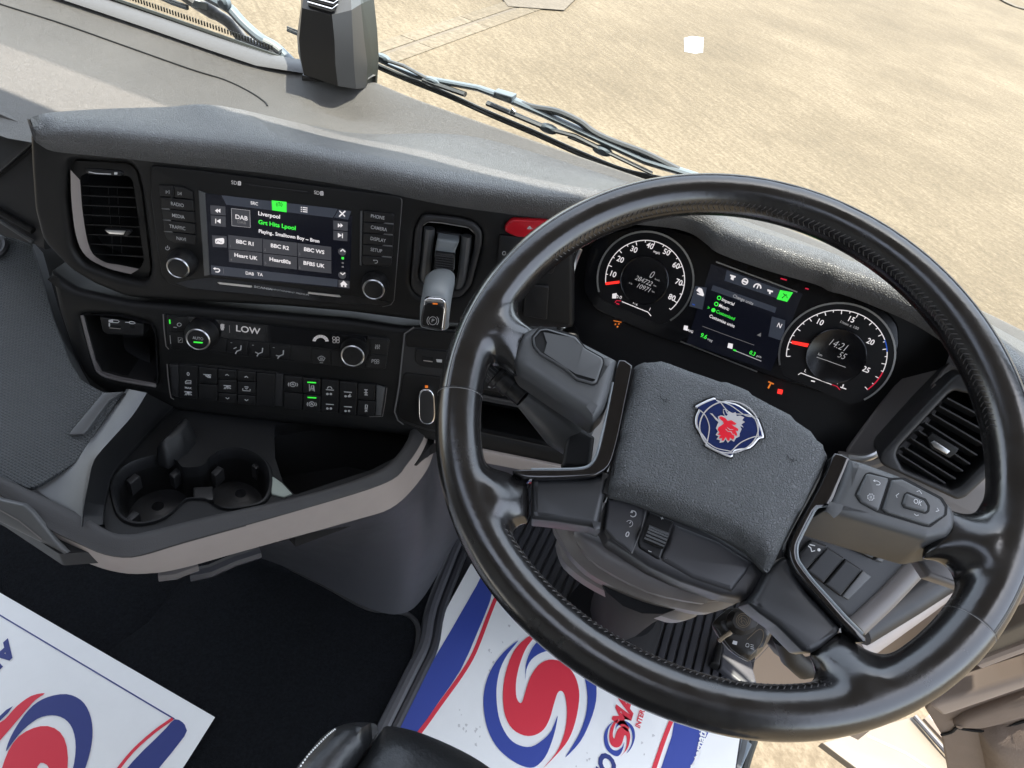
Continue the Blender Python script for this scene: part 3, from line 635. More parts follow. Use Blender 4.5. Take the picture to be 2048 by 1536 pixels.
# ================================================================== AIR VENTS
def vent_left():
    t = thing('air_vent', 'tall louvred air vent left of the radio screen with taupe inner edge and silver tab', 'air vent', UP.P((215, 440)), 'dashboard air vents')
    f = MB(); inn = [(160, 352), (176, 346), (258, 352), (266, 362), (288, 520), (280, 538), (262, 540), (205, 524), (178, 500), (164, 430)]
    f.prism(UP, ventpoly, -.03, -.012, K['plas'], rad=5, holes=[inn]); f.link('frame', t)
    f = MB(); f.loft([[UP.P(p, h) for p in cr(q_, 4)] for q_, h in (([(141, 340), (143, 400), (152, 470), (172, 512), (215, 536), (262, 548)], .0002), ([(160, 360), (166, 430), (180, 498), (207, 523), (240, 530), (278, 538)], -.0112))], K['taupe']); f.link('bevel', t, recalc=False)
    f = MB(); f.add([UP.P(p, -.05) for p in inn]+[UP.P(p, -.012) for p in inn], [tuple(range(10))]+[(i, (i+1) % 10, 10+(i+1) % 10, 10+i) for i in range(10)], K['slot']); f.link('duct', t)
    for k in range(8):
        u_ = k/7.; x0 = 163+22*u_**1.5; y0 = 372+19.5*k; x1 = 266+20*u_; y1 = y0+4+2*u_
        f = MB(); a = UP.P((x0, y0), -.013); b = UP.P((x1, y1), -.013); o = -UP.n*.012-UP.v*.005
        th = UP.v*.0009; f.add([a, b, b+o, a+o, a+th, b+th, b+o+th, a+o+th], [(0, 1, 2, 3), (7, 6, 5, 4), (0, 4, 5, 1), (1, 5, 6, 2), (2, 6, 7, 3), (3, 7, 4, 0)], K['btn']); f.link('louvre', t)
    f = MB()
    for k in range(7):
        for x in (216, 234): f.add([UP.P((x+k*1.5+d, 380+19.6*k+e), h) for d, e, h in ((0, -6, -.006), (1, -6, -.006), (1, 9, -.02), (0, 9, -.02))], [(0, 1, 2, 3)], K['plas2'])
    f.link('vanes', t)
    f = MB(); f.prism(UP, z1((610, 1345), (620, 1340), (760, 1350), (765, 1362), (745, 1385), (640, 1380)), -.004, .001, K['btn'], bev=.001); tb_ = f.link('tab', t)
    f = MB(); f.prism(UP, z1((612, 1347), (733, 1352), (722, 1374), (640, 1369)), .001, .002, K['metal'], bev=.0004); f.link('tab_insert', tb_)
    f = MB(); f.prism(UP, z1((498, 990), (520, 985), (700, 1000), (722, 1015), (705, 1032), (520, 1022), (500, 1008)), -.001, .0015, K['btn'], bev=.001, rad=2)
    f.ribbon(UP, cr(z1((518, 1006), (570, 1015), (650, 1019)), 4), 2.0, .0018, K['ink']); f.prism(UP, z1((668, 1008), (686, 1008), (686, 1022), (668, 1022)), .001, .002, K['ink']); f.link('thumb_wheel', t)
vent_left()
RV = Frame(at((1885, 890), .70), yaw=-6, tilt=66)
def vent_right():
    t = thing('air_vent', 'wide louvred air vent right of the instrument panel, behind the steering wheel rim, silver tab', 'air vent', RV.P((1885, 890)), 'dashboard air vents')
    out = a4((735, 1030), (750, 985), (880, 840), (1010, 700), (1150, 560), (1190, 535), (1330, 560), (1480, 900), (1400, 1080), (1230, 1240), (1180, 1255), (760, 1060))
    inn = a4((830, 1000), (850, 950), (1130, 650), (1165, 630), (1280, 660), (1400, 900), (1380, 1000), (1200, 1180), (1150, 1200), (870, 1080))
    f = MB(); f.prism(RV, out, -.06, .004, K['plas2'], bev=.003, rad=6, holes=[inn], seg=3); f.link('frame', t)
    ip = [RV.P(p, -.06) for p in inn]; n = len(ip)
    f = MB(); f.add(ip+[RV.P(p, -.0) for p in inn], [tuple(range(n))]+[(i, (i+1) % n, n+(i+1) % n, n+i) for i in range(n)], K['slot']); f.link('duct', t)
    for p0, p1 in (((1120, 675), (1300, 770)), ((1075, 720), (1340, 865)), ((1035, 765), (1330, 940)), ((995, 815), (1290, 1000)), ((958, 860), (1250, 1050)), ((918, 905), (1210, 1090)), ((878, 955), (1168, 1135)), ((845, 992), (1110, 1160))):
        a, b = [RV.P(q_, .001) for q_ in a4(p0, p1)]; o = -RV.n*.014-RV.v*.006; th = RV.v*.0014
        f = MB(); f.add([a, b, b+o, a+o, a+th, b+th, b+o+th, a+o+th], [(0, 1, 2, 3), (7, 6, 5, 4), (0, 4, 5, 1), (1, 5, 6, 2), (2, 6, 7, 3), (3, 7, 4, 0)], K['plas2']); f.link('louvre', t)
    f = MB(); f.prism(RV, a4((1010, 900), (1035, 870), (1190, 960), (1175, 985), (1135, 1015), (1030, 960)), -.004, .004, K['plas'], bev=.001); tb_ = f.link('tab', t)
    f = MB(); f.prism(RV, a4((1030, 925), (1050, 915), (1140, 975), (1120, 993), (1045, 950)), .004, .0055, K['metal'], bev=.0006); f.link('tab_insert', tb_)
vent_right()

# ================================================================== RADIO / SCREEN UNIT
ifu = thing('radio_screen_unit', 'black radio unit with a lit touchscreen listing radio stations', 'radio', UP.P((560, 500)))
ou = z3((5, 55), (30, 48), (400, 85), (1960, 288), (1982, 310), (1985, 340), (1922, 1110), (1895, 1145), (1830, 1158), (1500, 1135), (300, 1015), (150, 975), (92, 910), (8, 300))
f = MB(); f.prism(UP, [(x+(x-553)*.006, y+(y-475)*.010) for x, y in ou], .0002, .0006, K['gap'], rad=3)
f.prism(UP, ou, .0004, .0030, K['plas'], bev=.0012, rad=3); f.link('bezel', ifu)
f = MB(); f.ribbon(UP, z3((1950, 290), (1984, 312), (1984, 345), (1922, 1105), (1898, 1140), (1830, 1156)), 1.6, .0026, K['edge'])
f.ribbon(UP, z3((14, 60), (12, 300), (60, 700), (96, 905), (150, 972), (300, 1012)), 1.2, .0026, K['plas2']); f.link('pale_edge', ifu)
f = MB(); f.prism(UP, z3((380, 240), (432, 262), (470, 905), (425, 915)), .003, .0042, K['pod'], bev=.0006); f.link('side_bar', ifu)
f = MB(); f.prism(UP, z3((1655, 405), (1672, 402), (1665, 832), (1650, 828)), .003, .0042, K['pod'], bev=.0004); f.link('side_bar', ifu)
f = MB(); f.flat(UP, z3((735, 170), (775, 178), (1260, 240), (1275, 265), (1240, 270), (770, 200), (745, 195)), .0033, K['slot'])
f.ribbon(UP, z3((780, 195), (1240, 250)), 1.6, .0036, K['plas2']); f.text(UP, z3((663, 180))[0], 'SD', 7.5, K['tw2'], .0034, sx=.9)
f.text(UP, z3((1314, 259))[0], 'SD', 7.5, K['tw2'], .0034, sx=.9)
for c_, d_ in ((z3((703, 184))[0], '1'), (z3((1353, 263))[0], '2')):
    f.prism(UP, [(c_[0]-3, c_[1]-4), (c_[0]+1.5, c_[1]-4.5), (c_[0]+3.2, c_[1]-2.5), (c_[0]+3.2, c_[1]+4.2), (c_[0]-3, c_[1]+4)], .003, .0034, K['tw2']); f.text(UP, c_, d_, 5.5, K['plas'], .0037)
f.link('card_slot', ifu)
f = MB(); f.flat(UP, z3((205, 970), (300, 945), (480, 925), (1580, 1065), (1900, 1120), (1880, 1140), (1830, 1150), (1500, 1128), (300, 1008)), .0032, K['piano'])
f.prism(UP, z3((530, 965), (545, 963), (800, 990), (803, 1003), (790, 1004), (550, 978)), .0032, .0042, K['metal']); f.prism(UP, z3((1245, 1040), (1490, 1066), (1504, 1080), (1480, 1080), (1243, 1053)), .0032, .0042, K['metal'])
f.text(UP, z3((818, 997))[0], 'SCANIA', 4.6, K['ink'], .0036, 'LEFT', sx=1.55, bold=.02); f.text(UP, z3((936, 1014))[0], '|  INFOTAINMENT PREMIUM', 3.4, K['ink'], .0036, 'LEFT', sx=1.30)
f.link('name_strip', ifu)
sc = MB(); sc.prism(UP, z3((436, 262), (1592, 440), (1572, 1018), (474, 908)), .003, .0036, K['scr'])
H = .0038; H2 = .0040; H3 = .0042
def T(x, y, s_, h_, m_='tw', al='CENTER', sx=1.0, mb_=None, bold=.012): (mb_ or sc).text(UP, z3((x, y))[0], s_, h_/3.938, K[m_], H3, al, sx=sx, bold=bold)
def Q(pts, m_, h_=H2): sc.flat(UP, z3(*pts), h_, K[m_])
Q([(562, 277), (1480, 385), (1440, 455), (600, 352)], 'scr2', H); Q([(1485, 388), (1586, 402), (1560, 470), (1450, 452)], 'scr2', H)
Q([(958, 318), (1076, 330), (1076, 412), (962, 396)], 'tg'); T(1018, 350, 'T', 30, 'scr', sx=.6)
for r_ in (11, 20):
    for sgn in (-1, 1): sc.ribbon(UP, cr(z3((1018+sgn*r_*.8, 350-r_*.8), (1018+sgn*r_*1.2, 352), (1018+sgn*r_*.8, 352+r_*.8)), 3), .9, H3, K['scr'])
T(822, 343, 'SRC', 26, sx=.9)
for k in range(3): Q([(1188, 368+k*16), (1196, 369+k*16), (1196, 377+k*16), (1188, 376+k*16)], 'tw', H3); Q([(1203, 370+k*16), (1240, 375+k*16), (1240, 382+k*16), (1203, 377+k*16)], 'tw', H3)
sc.ribbon(UP, z3((1492, 400), (1535, 445)), 2.2, H3, K['tw']); sc.ribbon(UP, z3((1538, 402), (1490, 445)), 2.6, H3+.0001, K['tw'])
Q([(474, 355), (594, 366), (596, 436), (478, 428)], 'scr3'); Q([(478, 436), (596, 444), (598, 528), (482, 516)], 'scr3')
for x in (512, 532): Q([(x, 398), (x+22, 383), (x+22, 418)], 'tw', H3)
Q([(514, 462), (521, 463), (521, 500), (514, 499)], 'tw', H3); Q([(524, 480), (556, 464), (556, 502)], 'tw', H3)
Q([(1444, 476), (1558, 488), (1556, 560), (1444, 548)], 'scr3'); Q([(1444, 556), (1556, 568), (1554, 640), (1444, 630)], 'scr3')
for x in (1480, 1500): Q([(x, 498), (x+20, 516), (x, 532)], 'tw', H3)
Q([(1480, 574), (1510, 594), (1480, 612)], 'tw', H3); Q([(1512, 578), (1519, 579), (1519, 616), (1512, 615)], 'tw', H3)
sc.ribbon(UP, z3((641, 382), (786, 398), (790, 532), (645, 517)), 1.2, H3, K['tw2'], closed=True); Q([(645, 386), (784, 402), (787, 528), (649, 513)], 'scr3', H2+.0001)
T(720, 455, 'DAB', 36, sx=.95); T(722, 492, 'DAB', 24, 'tw3', sx=1.0)
T(850, 420, 'Liverpool', 32, al='LEFT', sx=.98, bold=.022); T(852, 488, 'Grt Hits Lpool', 34, 'tg', 'LEFT', sx=1.0, bold=.03); T(855, 560, 'Playing.. Smalltown Boy -- Bron', 29, al='LEFT', sx=.90, bold=.022)
for x0, x1, yy in ((616, 884, 590), (888, 1158, 622), (1162, 1428, 654)):
    Q([(x0, yy), (x1, yy+30), (x1, yy+136), (x0+2, yy+108)], 'scr3'); Q([(x0+4, yy+114), (x1, yy+142), (x1, yy+240), (x0+6, yy+212)], 'scr3')
for x, y, s_, n_x, n_y, d_ in ((750, 653, 'BBC R1', 634, 678, '1'), (1022, 685, 'BBC R2', 906, 708, '2'), (1292, 716, 'BBC WS', 1178, 740, '3'), (754, 762, 'Heart UK', 640, 786, '4'), (1024, 794, 'Heart80s', 910, 813, '5'), (1290, 824, 'BFBS UK', 1180, 848, '6')):
    T(x, y, s_, 31, sx=1.0, bold=.025); T(n_x, n_y, d_, 20, 'tw3')
Q([(488, 592), (604, 600), (606, 690), (494, 684)], 'scr3'); sc.prism(UP, z3((512, 622), (572, 614), (584, 622), (584, 656), (570, 664), (514, 658)), H2, H3, K['tw'], rad=2); sc.ribbon(UP, z3((520, 650), (532, 634), (545, 640), (556, 648), (568, 646)), 1.2, H3+.0001, K['scr'])
for y in (712, 895): sc.lathe(UP, z3((1518, y))[0], [(.0042, H), (.0042, H2)], K['scr3'], n=20)
sc.ribbon(UP, z3((1500, 720), (1518, 704), (1537, 724)), 2.4, H3, K['tw']); sc.ribbon(UP, z3((1500, 888), (1517, 903), (1537, 888)), 2.4, H3, K['tw'])
Q([(1508, 763), (1528, 766), (1527, 784), (1508, 781)], 'tg', H3)
for y in (804, 834): Q([(1510, y), (1526, y+2), (1526, y+14), (1510, y+12)], 'tw3', H3)
Q([(480, 828), (1478, 940), (1476, 1000), (484, 900)], 'scr2', H); Q([(1484, 944), (1572, 955), (1570, 1012), (1484, 1002)], 'scr3', H)
sc.ribbon(UP, cr(z3((505, 855), (540, 858), (548, 870), (538, 882), (515, 880)), 3), 2.2, H3, K['tw']); Q([(496, 855), (514, 845), (514, 867)], 'tw', H3)
sc.ribbon(UP, z3((578, 855), (580, 895)), .8, H3, K['tw3']); T(785, 895, 'DAB', 27, sx=.85); T(866, 903, 'TA', 27, sx=.9)
Q([(1495, 978), (1525, 950), (1556, 984), (1546, 984), (1546, 1002), (1531, 1000), (1531, 986), (1520, 985), (1520, 999), (1504, 997), (1504, 979)], 'tw', H3)
sc.link('touchscreen', ifu)
rowsL = [((68, 200), (182, 205), (190, 292), (78, 285)), ((188, 206), (262, 215), (335, 252), (338, 310), (194, 294)), ((78, 292), (340, 318), (345, 405), (90, 378)), ((92, 384), (346, 412), (352, 495), (102, 466)), ((102, 472), (354, 502), (357, 585), (112, 556)), ((112, 562), (358, 592), (360, 672), (190, 650), (130, 622))]
lb = ['|<', '>|', 'RADIO', 'MEDIA', 'TRAFFIC', 'NAVI']; lpos = [(140, 252), (232, 264), (215, 352), (222, 444), (216, 532), (246, 622)]
for k, (pg, s_, tp) in enumerate(zip(rowsL, lb, lpos)):
    f = MB(); f.prism(UP, z3(*pg), .0028, .0050, K['btn'], bev=.0007, rad=1.5)
    if k == 0: f.ribbon(UP, z3((127, 240), (127, 265)), 1.2, .0052, K['inkd']); f.ribbon(UP, z3((152, 240), (133, 252), (152, 265)), 1.2, .0052, K['inkd'], closed=True)
    elif k == 1: f.ribbon(UP, z3((245, 252), (245, 278)), 1.2, .0052, K['inkd']); f.ribbon(UP, z3((220, 250), (240, 264), (220, 276)), 1.2, .0052, K['inkd'], closed=True)
    else: f.text(UP, z3(tp)[0], s_, 7.2, K['inkd'], .0052, sx=.80, bold=.01)
    if k in (3, 4, 5): x0, y0 = z3(pg[0])[0]; f.prism(UP, [(x0-1, y0-.5), (x0+14, y0-.5), (x0+17, y0+2.5), (x0+1, y0+1)], .005, .0054, K['edge'])
    f.link('button', ifu)
f = MB(); f.lathe(UP, z3((184, 258))[0], [(.0012, .004), (.0012, .0056), (.0004, .0058)], K['gap'], sy=6, n=12); f.link('button_ridge', ifu)
rowsR = [((1680, 402), (1700, 402), (1905, 422), (1925, 440), (1922, 505), (1682, 485)), ((1682, 490), (1922, 510), (1918, 592), (1680, 572)), ((1680, 578), (1917, 598), (1912, 680), (1676, 660)), ((1676, 665), (1911, 686), (1906, 768), (1672, 748)), ((1672, 754), (1905, 774), (1898, 825), (1880, 842), (1690, 825), (1670, 808))]
for k, (pg, s_, tp) in enumerate(zip(rowsR, ['PHONE', 'CAMERA', 'DISPLAY', 'SETUP', ''], [(1793, 450), (1802, 540), (1796, 628), (1782, 712), (1775, 798)])):
    f = MB(); f.prism(UP, z3(*pg), .0028, .0050, K['btn'], bev=.0007, rad=1.5)
    if s_: f.text(UP, z3(tp)[0], s_, 7.2, K['inkd'], .0052, sx=.80, bold=.01)
    else: f.ribbon(UP, cr(z3((1762, 790), (1785, 790), (1792, 800), (1785, 812), (1770, 812)), 3), 1.3, .0052, K['inkd']); f.flat(UP, z3((1756, 790), (1766, 782), (1766, 798)), .0052, K['inkd'])
    if k < 4: x0, y0 = z3(pg[3] if k == 0 else pg[2])[0] if k else z3((1922, 505))[0]; f.prism(UP, [(x0-18, y0-3), (x0-1, y0-1.6), (x0-1, y0+.8), (x0-21, y0-1)], .005, .0054, K['edge'])
    f.link('button', ifu)
def knob(par, fr, c, rf, rbody, hbot, htop, label=None, ringm='metal', dot=False, green=False, name='knob'):
    k = fr.mpp(c, htop); a, b = fr.hit(c, htop); f = MB()
    f.lathe(fr, (a, b), [(rbody*k, hbot), (rbody*k*.985, htop*.55+hbot*.45), (rf*k*1.04, htop-.0015), (rf*k*.99, htop-.0002)], K['btn'], local=True, n=48)
    for i in range(48):
        t_ = 2*math.pi*i/48; r_ = rbody*k*.985; f.tube([fr.W(a+r_*math.cos(t_), b+r_*math.sin(t_), hbot), fr.W(a+rf*k*1.06*math.cos(t_), b+rf*k*1.06*math.sin(t_), htop-.002)], .0005, K['btn'], 4)
    o = f.link(name, par, ang=50)
    f = MB(); f.lathe(fr, (a, b), [(rf*k*1.0, htop-.001), (rf*k*1.0, htop+.0004), (rf*k*.93, htop+.0010), (rf*k*.86, htop+.0004)], K[ringm], local=True, n=48); f.link('chrome_ring', o)
    f = MB(); f.lathe(fr, (a, b), [(rf*k*.84, htop), (rf*k*.84, htop+.0012), (rf*k*.76, htop+.0014)], K['btn'], local=True, n=40)
    if label: f.text(fr, (c[0], c[1]-2), label, 6.5, K['ink'], htop+.0017, sx=.8)
    if green: f.prism(fr, [(c[0]-9, c[1]+4), (c[0]+9, c[1]+5.5), (c[0]+9, c[1]+8), (c[0]-9, c[1]+6.5)], htop+.0012, htop+.0018, K['tg'])
    if dot: f.lathe(fr, (a, b), [(.0011, htop+.001), (.0011, htop+.0017), (.0001, htop+.0018)], K['gap'], local=True, n=12)
    f.link('cap', o)
knob(ifu, UP, (356, 536), 22, 29, .003, .020); knob(ifu, UP, (747, 579), 22, 27, .003, .018)
f = MB(); c_ = z3((138, 693))[0]; f.ribbon(UP, cr([(c_[0]-2.5, c_[1]-2.5), (c_[0]-4, c_[1]+1), (c_[0], c_[1]+4), (c_[0]+4, c_[1]+1), (c_[0]+2.5, c_[1]-2.5)], 3), 1.2, .0033, K['ink']); f.ribbon(UP, [(c_[0], c_[1]-5), (c_[0], c_[1])], 1.2, .0033, K['ink']); f.link('power_mark', ifu)

# ================================================================== CLIMATE CONTROLS
cl = thing('climate_control_panel', 'black climate panel with two round knobs and LOW on its display, above the switch row', 'control panel', LO.P((555, 680)))
f = MB(); f.prism(LO, z5((25, 105), (45, 98), (1605, 262), (1630, 285), (1600, 490), (1570, 502), (75, 350), (45, 335)), .0002, .0012, K['gap'], rad=2)
f.prism(LO, z5((42, 108), (1605, 270), (1622, 290), (1592, 488), (1560, 496), (80, 345), (52, 328)), .0008, .0030, K['btn'], bev=.0008, rad=2)
f.ribbon(LO, z5((22, 100), (28, 200), (42, 325), (62, 348)), 2.2, .0022, K['taupe2']); f.link('bezel', cl)
f = MB(); f.prism(LO, z5((198, 116), (1468, 258), (1462, 300), (1290, 352), (470, 268), (330, 240), (210, 200)), .003, .0036, K['piano'])
f.text(LO, z5((620, 213))[0], 'LOW', 13.5, K['tw2'], .0039, sx=1.05, bold=.015)
for k in range(8):
    a0 = math.pi*(.04+k*.118); cx, cy = 1134, 296; v_ = 'tw2' if k > 2 else 'tw2'
    f.flat(LO, z5(*[(cx-r_*math.cos(a_), cy-r_*.86*math.sin(a_)) for r_, a_ in ((58, a0), (58, a0+.33), (34, a0+.33), (34, a0))]), .0039, K[v_])
for dx, dy in ((-13, -10), (13, -8), (-11, 12), (14, 12)): f.ribbon(LO, [z5((1242+dx+11*math.cos(t_), 280+dy+11*math.sin(t_)))[0] for t_ in np.linspace(0, 6.28, 12)], .9, .0039, K['tw2'])
f.ribbon(LO, z5((430, 172), (430, 200), (436, 212), (446, 212), (450, 200), (448, 172)), 1.4, .0039, K['tw2']); f.ribbon(LO, z5((438, 168), (440, 208)), 2.2, .0039, K['tw2'])
for k in range(3): f.ribbon(LO, z5((444, 172+k*10), (456, 173+k*10)), 1, .0039, K['tw2'])
f.ribbon(LO, z5((490, 178), (492, 232)), .9, .0039, K['tw3']); f.link('display', cl)
def fig(f, x, y, u_, v_):      # seated figure pictogram
    f.ribbon(LO, z5((x+30, y-22), (x+26, y+2), (x, y+14), (x-12, y+36)), 2.4, .0036, K['inkd']); f.lathe(LO, z5((x+28, y-28))[0], [(.0013, .0034), (.0013, .0037)], K['inkd'], n=10)
    f.ribbon(LO, z5((x-22+u_, y-6+v_), (x-2+u_, y-4+v_)), 1.8, .0036, K['inkd'])
xs = [(330, 470), (474, 622), (628, 772), (776, 918), (924, 1066), (1070, 1210), (1214, 1290)]
for k, (x0, x1) in enumerate(xs):
    yt = lambda x: 236+.108*x*1.0; yb = lambda x: 320+.122*x*1.0+10
    f = MB(); f.prism(LO, z5((x0, yt(x0)-12), (x1, yt(x1)-12), (x1-4, yb(x1)-22+k), (x0-3, yb(x0)-22+k)), .003, .0042, K['btn'], bev=.0006)
    if k in (1, 2, 3):
        x = (x0+x1)/2; y = (yt(x)+yb(x))/2; g = MB()
        for V_ in ((x+25, y-25, x+22, y+5, x-5, y+16, x-16, y+34),): f.ribbon(LO, z5(*[(V_[i], V_[i+1]) for i in (0, 2, 4, 6)]), 2.2, .0045, K['inkd'])
        f.ribbon(LO, z5((x-28, y-2+6*(k-1)), (x-8, y+(10 if k > 1 else -14)+2*k)), 2, .0045, K['inkd']); f.ribbon(LO, z5((x-50, y-45), (x-38, y-44)), 1, .0045, K['inkd'])
    if k == 5:
        x = (x0+x1)/2; y = (yt(x)+yb(x))/2+6; f.ribbon(LO, cr(z5((x-26, y-12), (x, y-24), (x+26, y-10)), 4)+z5((x+12, y+10), (x-12, y+8)), 1.4, .0045, K['inkd'], closed=True)
        for d in (-8, 0, 8): f.ribbon(LO, z5((x+d, y-14), (x+d+2, y+4)), 1.2, .0045, K['inkd'])
        f.ribbon(LO, z5((x-12, y+22), (x+12, y+24)), 1, .0045, K['inkd'])
    f.link('button', cl)
f = MB(); f.prism(LO, z5((60, 125), (195, 118), (210, 165), (190, 215), (70, 220)), .003, .0042, K['btn'], bev=.0006)
f.ribbon(LO, z5((68, 138), (70, 168)), 2.6, .0045, K['tg'])
c_ = (136, 174); f.ribbon(LO, [z5((c_[0]+15*math.cos(t_), c_[1]+12*math.sin(t_)))[0] for t_ in np.linspace(0, 6.28, 9)], 1.5, .0045, K['inkd']); f.ribbon(LO, z5((95, 192), (118, 194)), 1.6, .0045, K['inkd']); f.link('button', cl)
f = MB(); f.prism(LO, z5((70, 230), (180, 235), (190, 290), (200, 345), (82, 335)), .003, .0042, K['btn'], bev=.0006)
f.ribbon(LO, z5((70, 250), (76, 310)), 1, .0045, K['inkd']); f.ribbon(LO, z5((128, 264), (156, 268), (158, 300), (130, 300)), 1.2, .0045, K['inkd'], closed=True); f.ribbon(LO, z5((134, 292), (150, 275)), 1.4, .0045, K['inkd']); f.link('button', cl)
f = MB(); f.prism(LO, z5((1475, 270), (1600, 285), (1612, 300), (1604, 385), (1490, 375)), .003, .0042, K['btn'], bev=.0006)
for d in (-12, 0, 12): f.ribbon(LO, cr(z5((1535+d, 315), (1539+d, 325), (1533+d, 335), (1537+d, 346)), 3), 1.4, .0045, K['inkd'])
f.link('button', cl)
f = MB(); f.prism(LO, z5((1480, 385), (1603, 395), (1590, 484), (1565, 490), (1450, 475)), .003, .0042, K['btn'], bev=.0006); f.text(LO, z5((1502, 433))[0], 'P', 8, K['inkd'], .0045)
for dx, dy in ((-9, -7), (9, -6), (-8, 9), (9, 9)): f.ribbon(LO, [z5((1530+dx+8*math.cos(t_), 434+dy+8*math.sin(t_)))[0] for t_ in np.linspace(0, 6.28, 9)], .9, .0045, K['inkd'])
f.link('button', cl)
knob(cl, LO, (396, 679), 23.5, 32, .003, .021, 'AUTO', green=True); knob(cl, LO, (705, 712), 23.5, 28, .003, .018, dot=True)

# ================================================================== SWITCH ROW
sw = thing('switch_row', 'two blocks of black rocker switches with two green lamps below the climate panel', 'switch panel', LO.P((560, 783)))
f = MB(); f.prism(LO, z5((62, 455), (75, 450), (250, 448), (812, 505), (880, 525), (1590, 612), (1602, 622), (1572, 818), (1555, 825), (1480, 822), (800, 752), (680, 745), (110, 690), (82, 680)), .0002, .0020, K['gap'], rad=1.5)
f.ribbon(LO, z5((50, 452), (56, 540), (68, 640), (78, 690), (100, 702)), 2.4, .0014, K['taupe2']); f.ribbon(LO, z5((1602, 620), (1590, 720), (1572, 822), (1480, 824)), 1.4, .0022, K['taupe2'])
f.prism(LO, z5((66, 458), (128, 460), (132, 580), (136, 686), (108, 684), (84, 672)), .001, .004, K['plas2'], bev=.001); f.prism(LO, z5((815, 520), (868, 528), (862, 752), (808, 746)), .001, .004, K['plas2'], bev=.001)
f.prism(LO, z5((1528, 606), (1588, 620), (1562, 816), (1520, 818)), .001, .0042, K['pod'], bev=.0015); f.link('frame', sw)
def rocker(x0, x1, t0, t1, b0, b1, icons=(), green=None):
    s = -12*(x0/1500.)
    f = MB(); f.prism(LO, z5((x0, t0), (x1, t1), (x1+s*.7, b1), (x0+s*.7, b0)), .0012, .0050, K['btn'], bev=.0009, rad=.8)
    cx, cy = (x0+x1)/2+s*.35, (t0+t1+b0+b1)/4
    for ic in icons:
        k_, dy = ic if isinstance(ic, tuple) else (ic, 0); y = cy+dy; h_ = .0053
        rb = lambda pts, w_=1.5, c=False: f.ribbon(LO, z5(*[(cx+a, y+b) for a, b in pts]), w_, h_, K['ink'], closed=c)
        if k_ == '0': f.text(LO, z5((cx, y))[0], '0', 8, K['ink'], h_, bold=.02)
        if k_ == 'up': rb([(-12, 5), (0, -3), (12, 7)], 1.8)
        if k_ == 'dn': rb([(-12, -4), (0, 5), (12, -3)], 1.8)
        if k_ == 'cab': rb([(-20, 10), (-20, -2), (-10, -12), (20, -10), (20, 12)], 1.6, True); rb([(-20, 0), (20, 2)], 1.2)
        if k_ == 'lamp':
            rb([(-26, -8), (26, -4)], 2.2); rb([(-9, 0), (9, 1)], 3)
            for a in (-20, -10, 2, 12, 22): rb([(a*.7, 4), (a*1.15, 17)], 1.5)
        if k_ == 'max': f.text(LO, z5((cx, y-20))[0], 'MAX', 4.2, K['ink'], h_, bold=.03)
        if k_ == 'spot': rb([(-30, -10), (26, -6)], 2); rb([(-16, -4), (8, 12)], 2.6); rb([(0, -4), (22, 8)], 2.6); rb([(6, 10), (22, 14)], 2)
        if k_ == 'tray': rb([(-26, 0), (-26, 14), (26, 18), (26, 4)], 1.8); rb([(-14, -12), (14, -10)], 2); rb([(-8, -2), (0, 4), (8, -1)], 1.8)
        if k_ == 'lane': rb([(-16, -28), (-14, 22)], 1.6); rb([(16, -14), (20, 26)], 1.6); rb([(-6, 16), (0, -16), (14, -20), (10, 18)], 1.8); rb([(-8, 2), (12, 4)], 1.6)
        if k_ == 'abs':
            f.ribbon(LO, [z5((cx+20*math.cos(t_), y+16*math.sin(t_)))[0] for t_ in np.linspace(0, 6.28, 14)], 1.6, h_, K['ink']); rb([(-28, -12), (-33, 0), (-28, 14)], 1.6); rb([(28, -10), (33, 2), (28, 14)], 1.6); rb([(-8, 4), (0, -6), (8, 5)], 2.4)
        if k_ == 'axle': rb([(-28, -8), (28, -4)], 2); [f.lathe(LO, z5((cx+a, y+8))[0], [(.0015, .0048), (.0015, h_)], K['ink'], n=12) for a in (-12, 12)]
        if k_ == 'arch': rb([(-18, -10), (-10, -22), (6, -22), (16, -8)], 2)
        if k_ == 'drop': rb([(14, 4), (16, 26)], 2); rb([(8, 18), (16, 26), (24, 20)], 1.6)
        if k_ == 'diff': rb([(0, -20), (0, 20)], 2.2); rb([(-12, -18), (12, -16)], 2.2); rb([(-10, 18), (12, 20)], 2.4); rb([(-14, 2), (12, 4)], 2.2)
        if k_ == 'key': rb([(-4, -26), (10, -24), (8, -4), (-6, -6)], 1.8, True); rb([(-8, 8), (8, 22)], 2); rb([(8, 8), (-8, 24)], 2); rb([(-10, 0), (12, 2)], 1.5)
    if green: g_ = [(cx-30, green), (cx+32, green+4), (cx+32, green+12), (cx-30, green+8)]; f.prism(LO, z5(*g_), .0046, .0053, K['tg'])
    f.link('rocker_switch', sw)
rocker(132, 266, 458, 470, 690, 700, (('0', -56), ('cab', 0), ('max', 62), ('lamp', 76)))
rocker(270, 404, 472, 486, 588, 596, ('spot',)); rocker(272, 406, 594, 602, 700, 712)
rocker(409, 541, 487, 499, 558, 566, ('up',)); rocker(410, 542, 562, 570, 652, 662, ('lamp',)); rocker(412, 543, 658, 667, 718, 730, ('dn',))
rocker(546, 676, 500, 513, 572, 580, ('up',)); rocker(547, 677, 577, 585, 664, 674, ('tray',)); rocker(548, 677, 670, 679, 732, 744, ('dn',))
rocker(682, 812, 514, 526, 744, 754)
rocker(876, 1006, 534, 547, 646, 657, ('abs',)); rocker(878, 1007, 652, 663, 764, 776)
rocker(1010, 1136, 548, 560, 660, 671, (('lane', 12),), 577); rocker(1012, 1137, 667, 677, 776, 788, (('abs', 8),), 684)
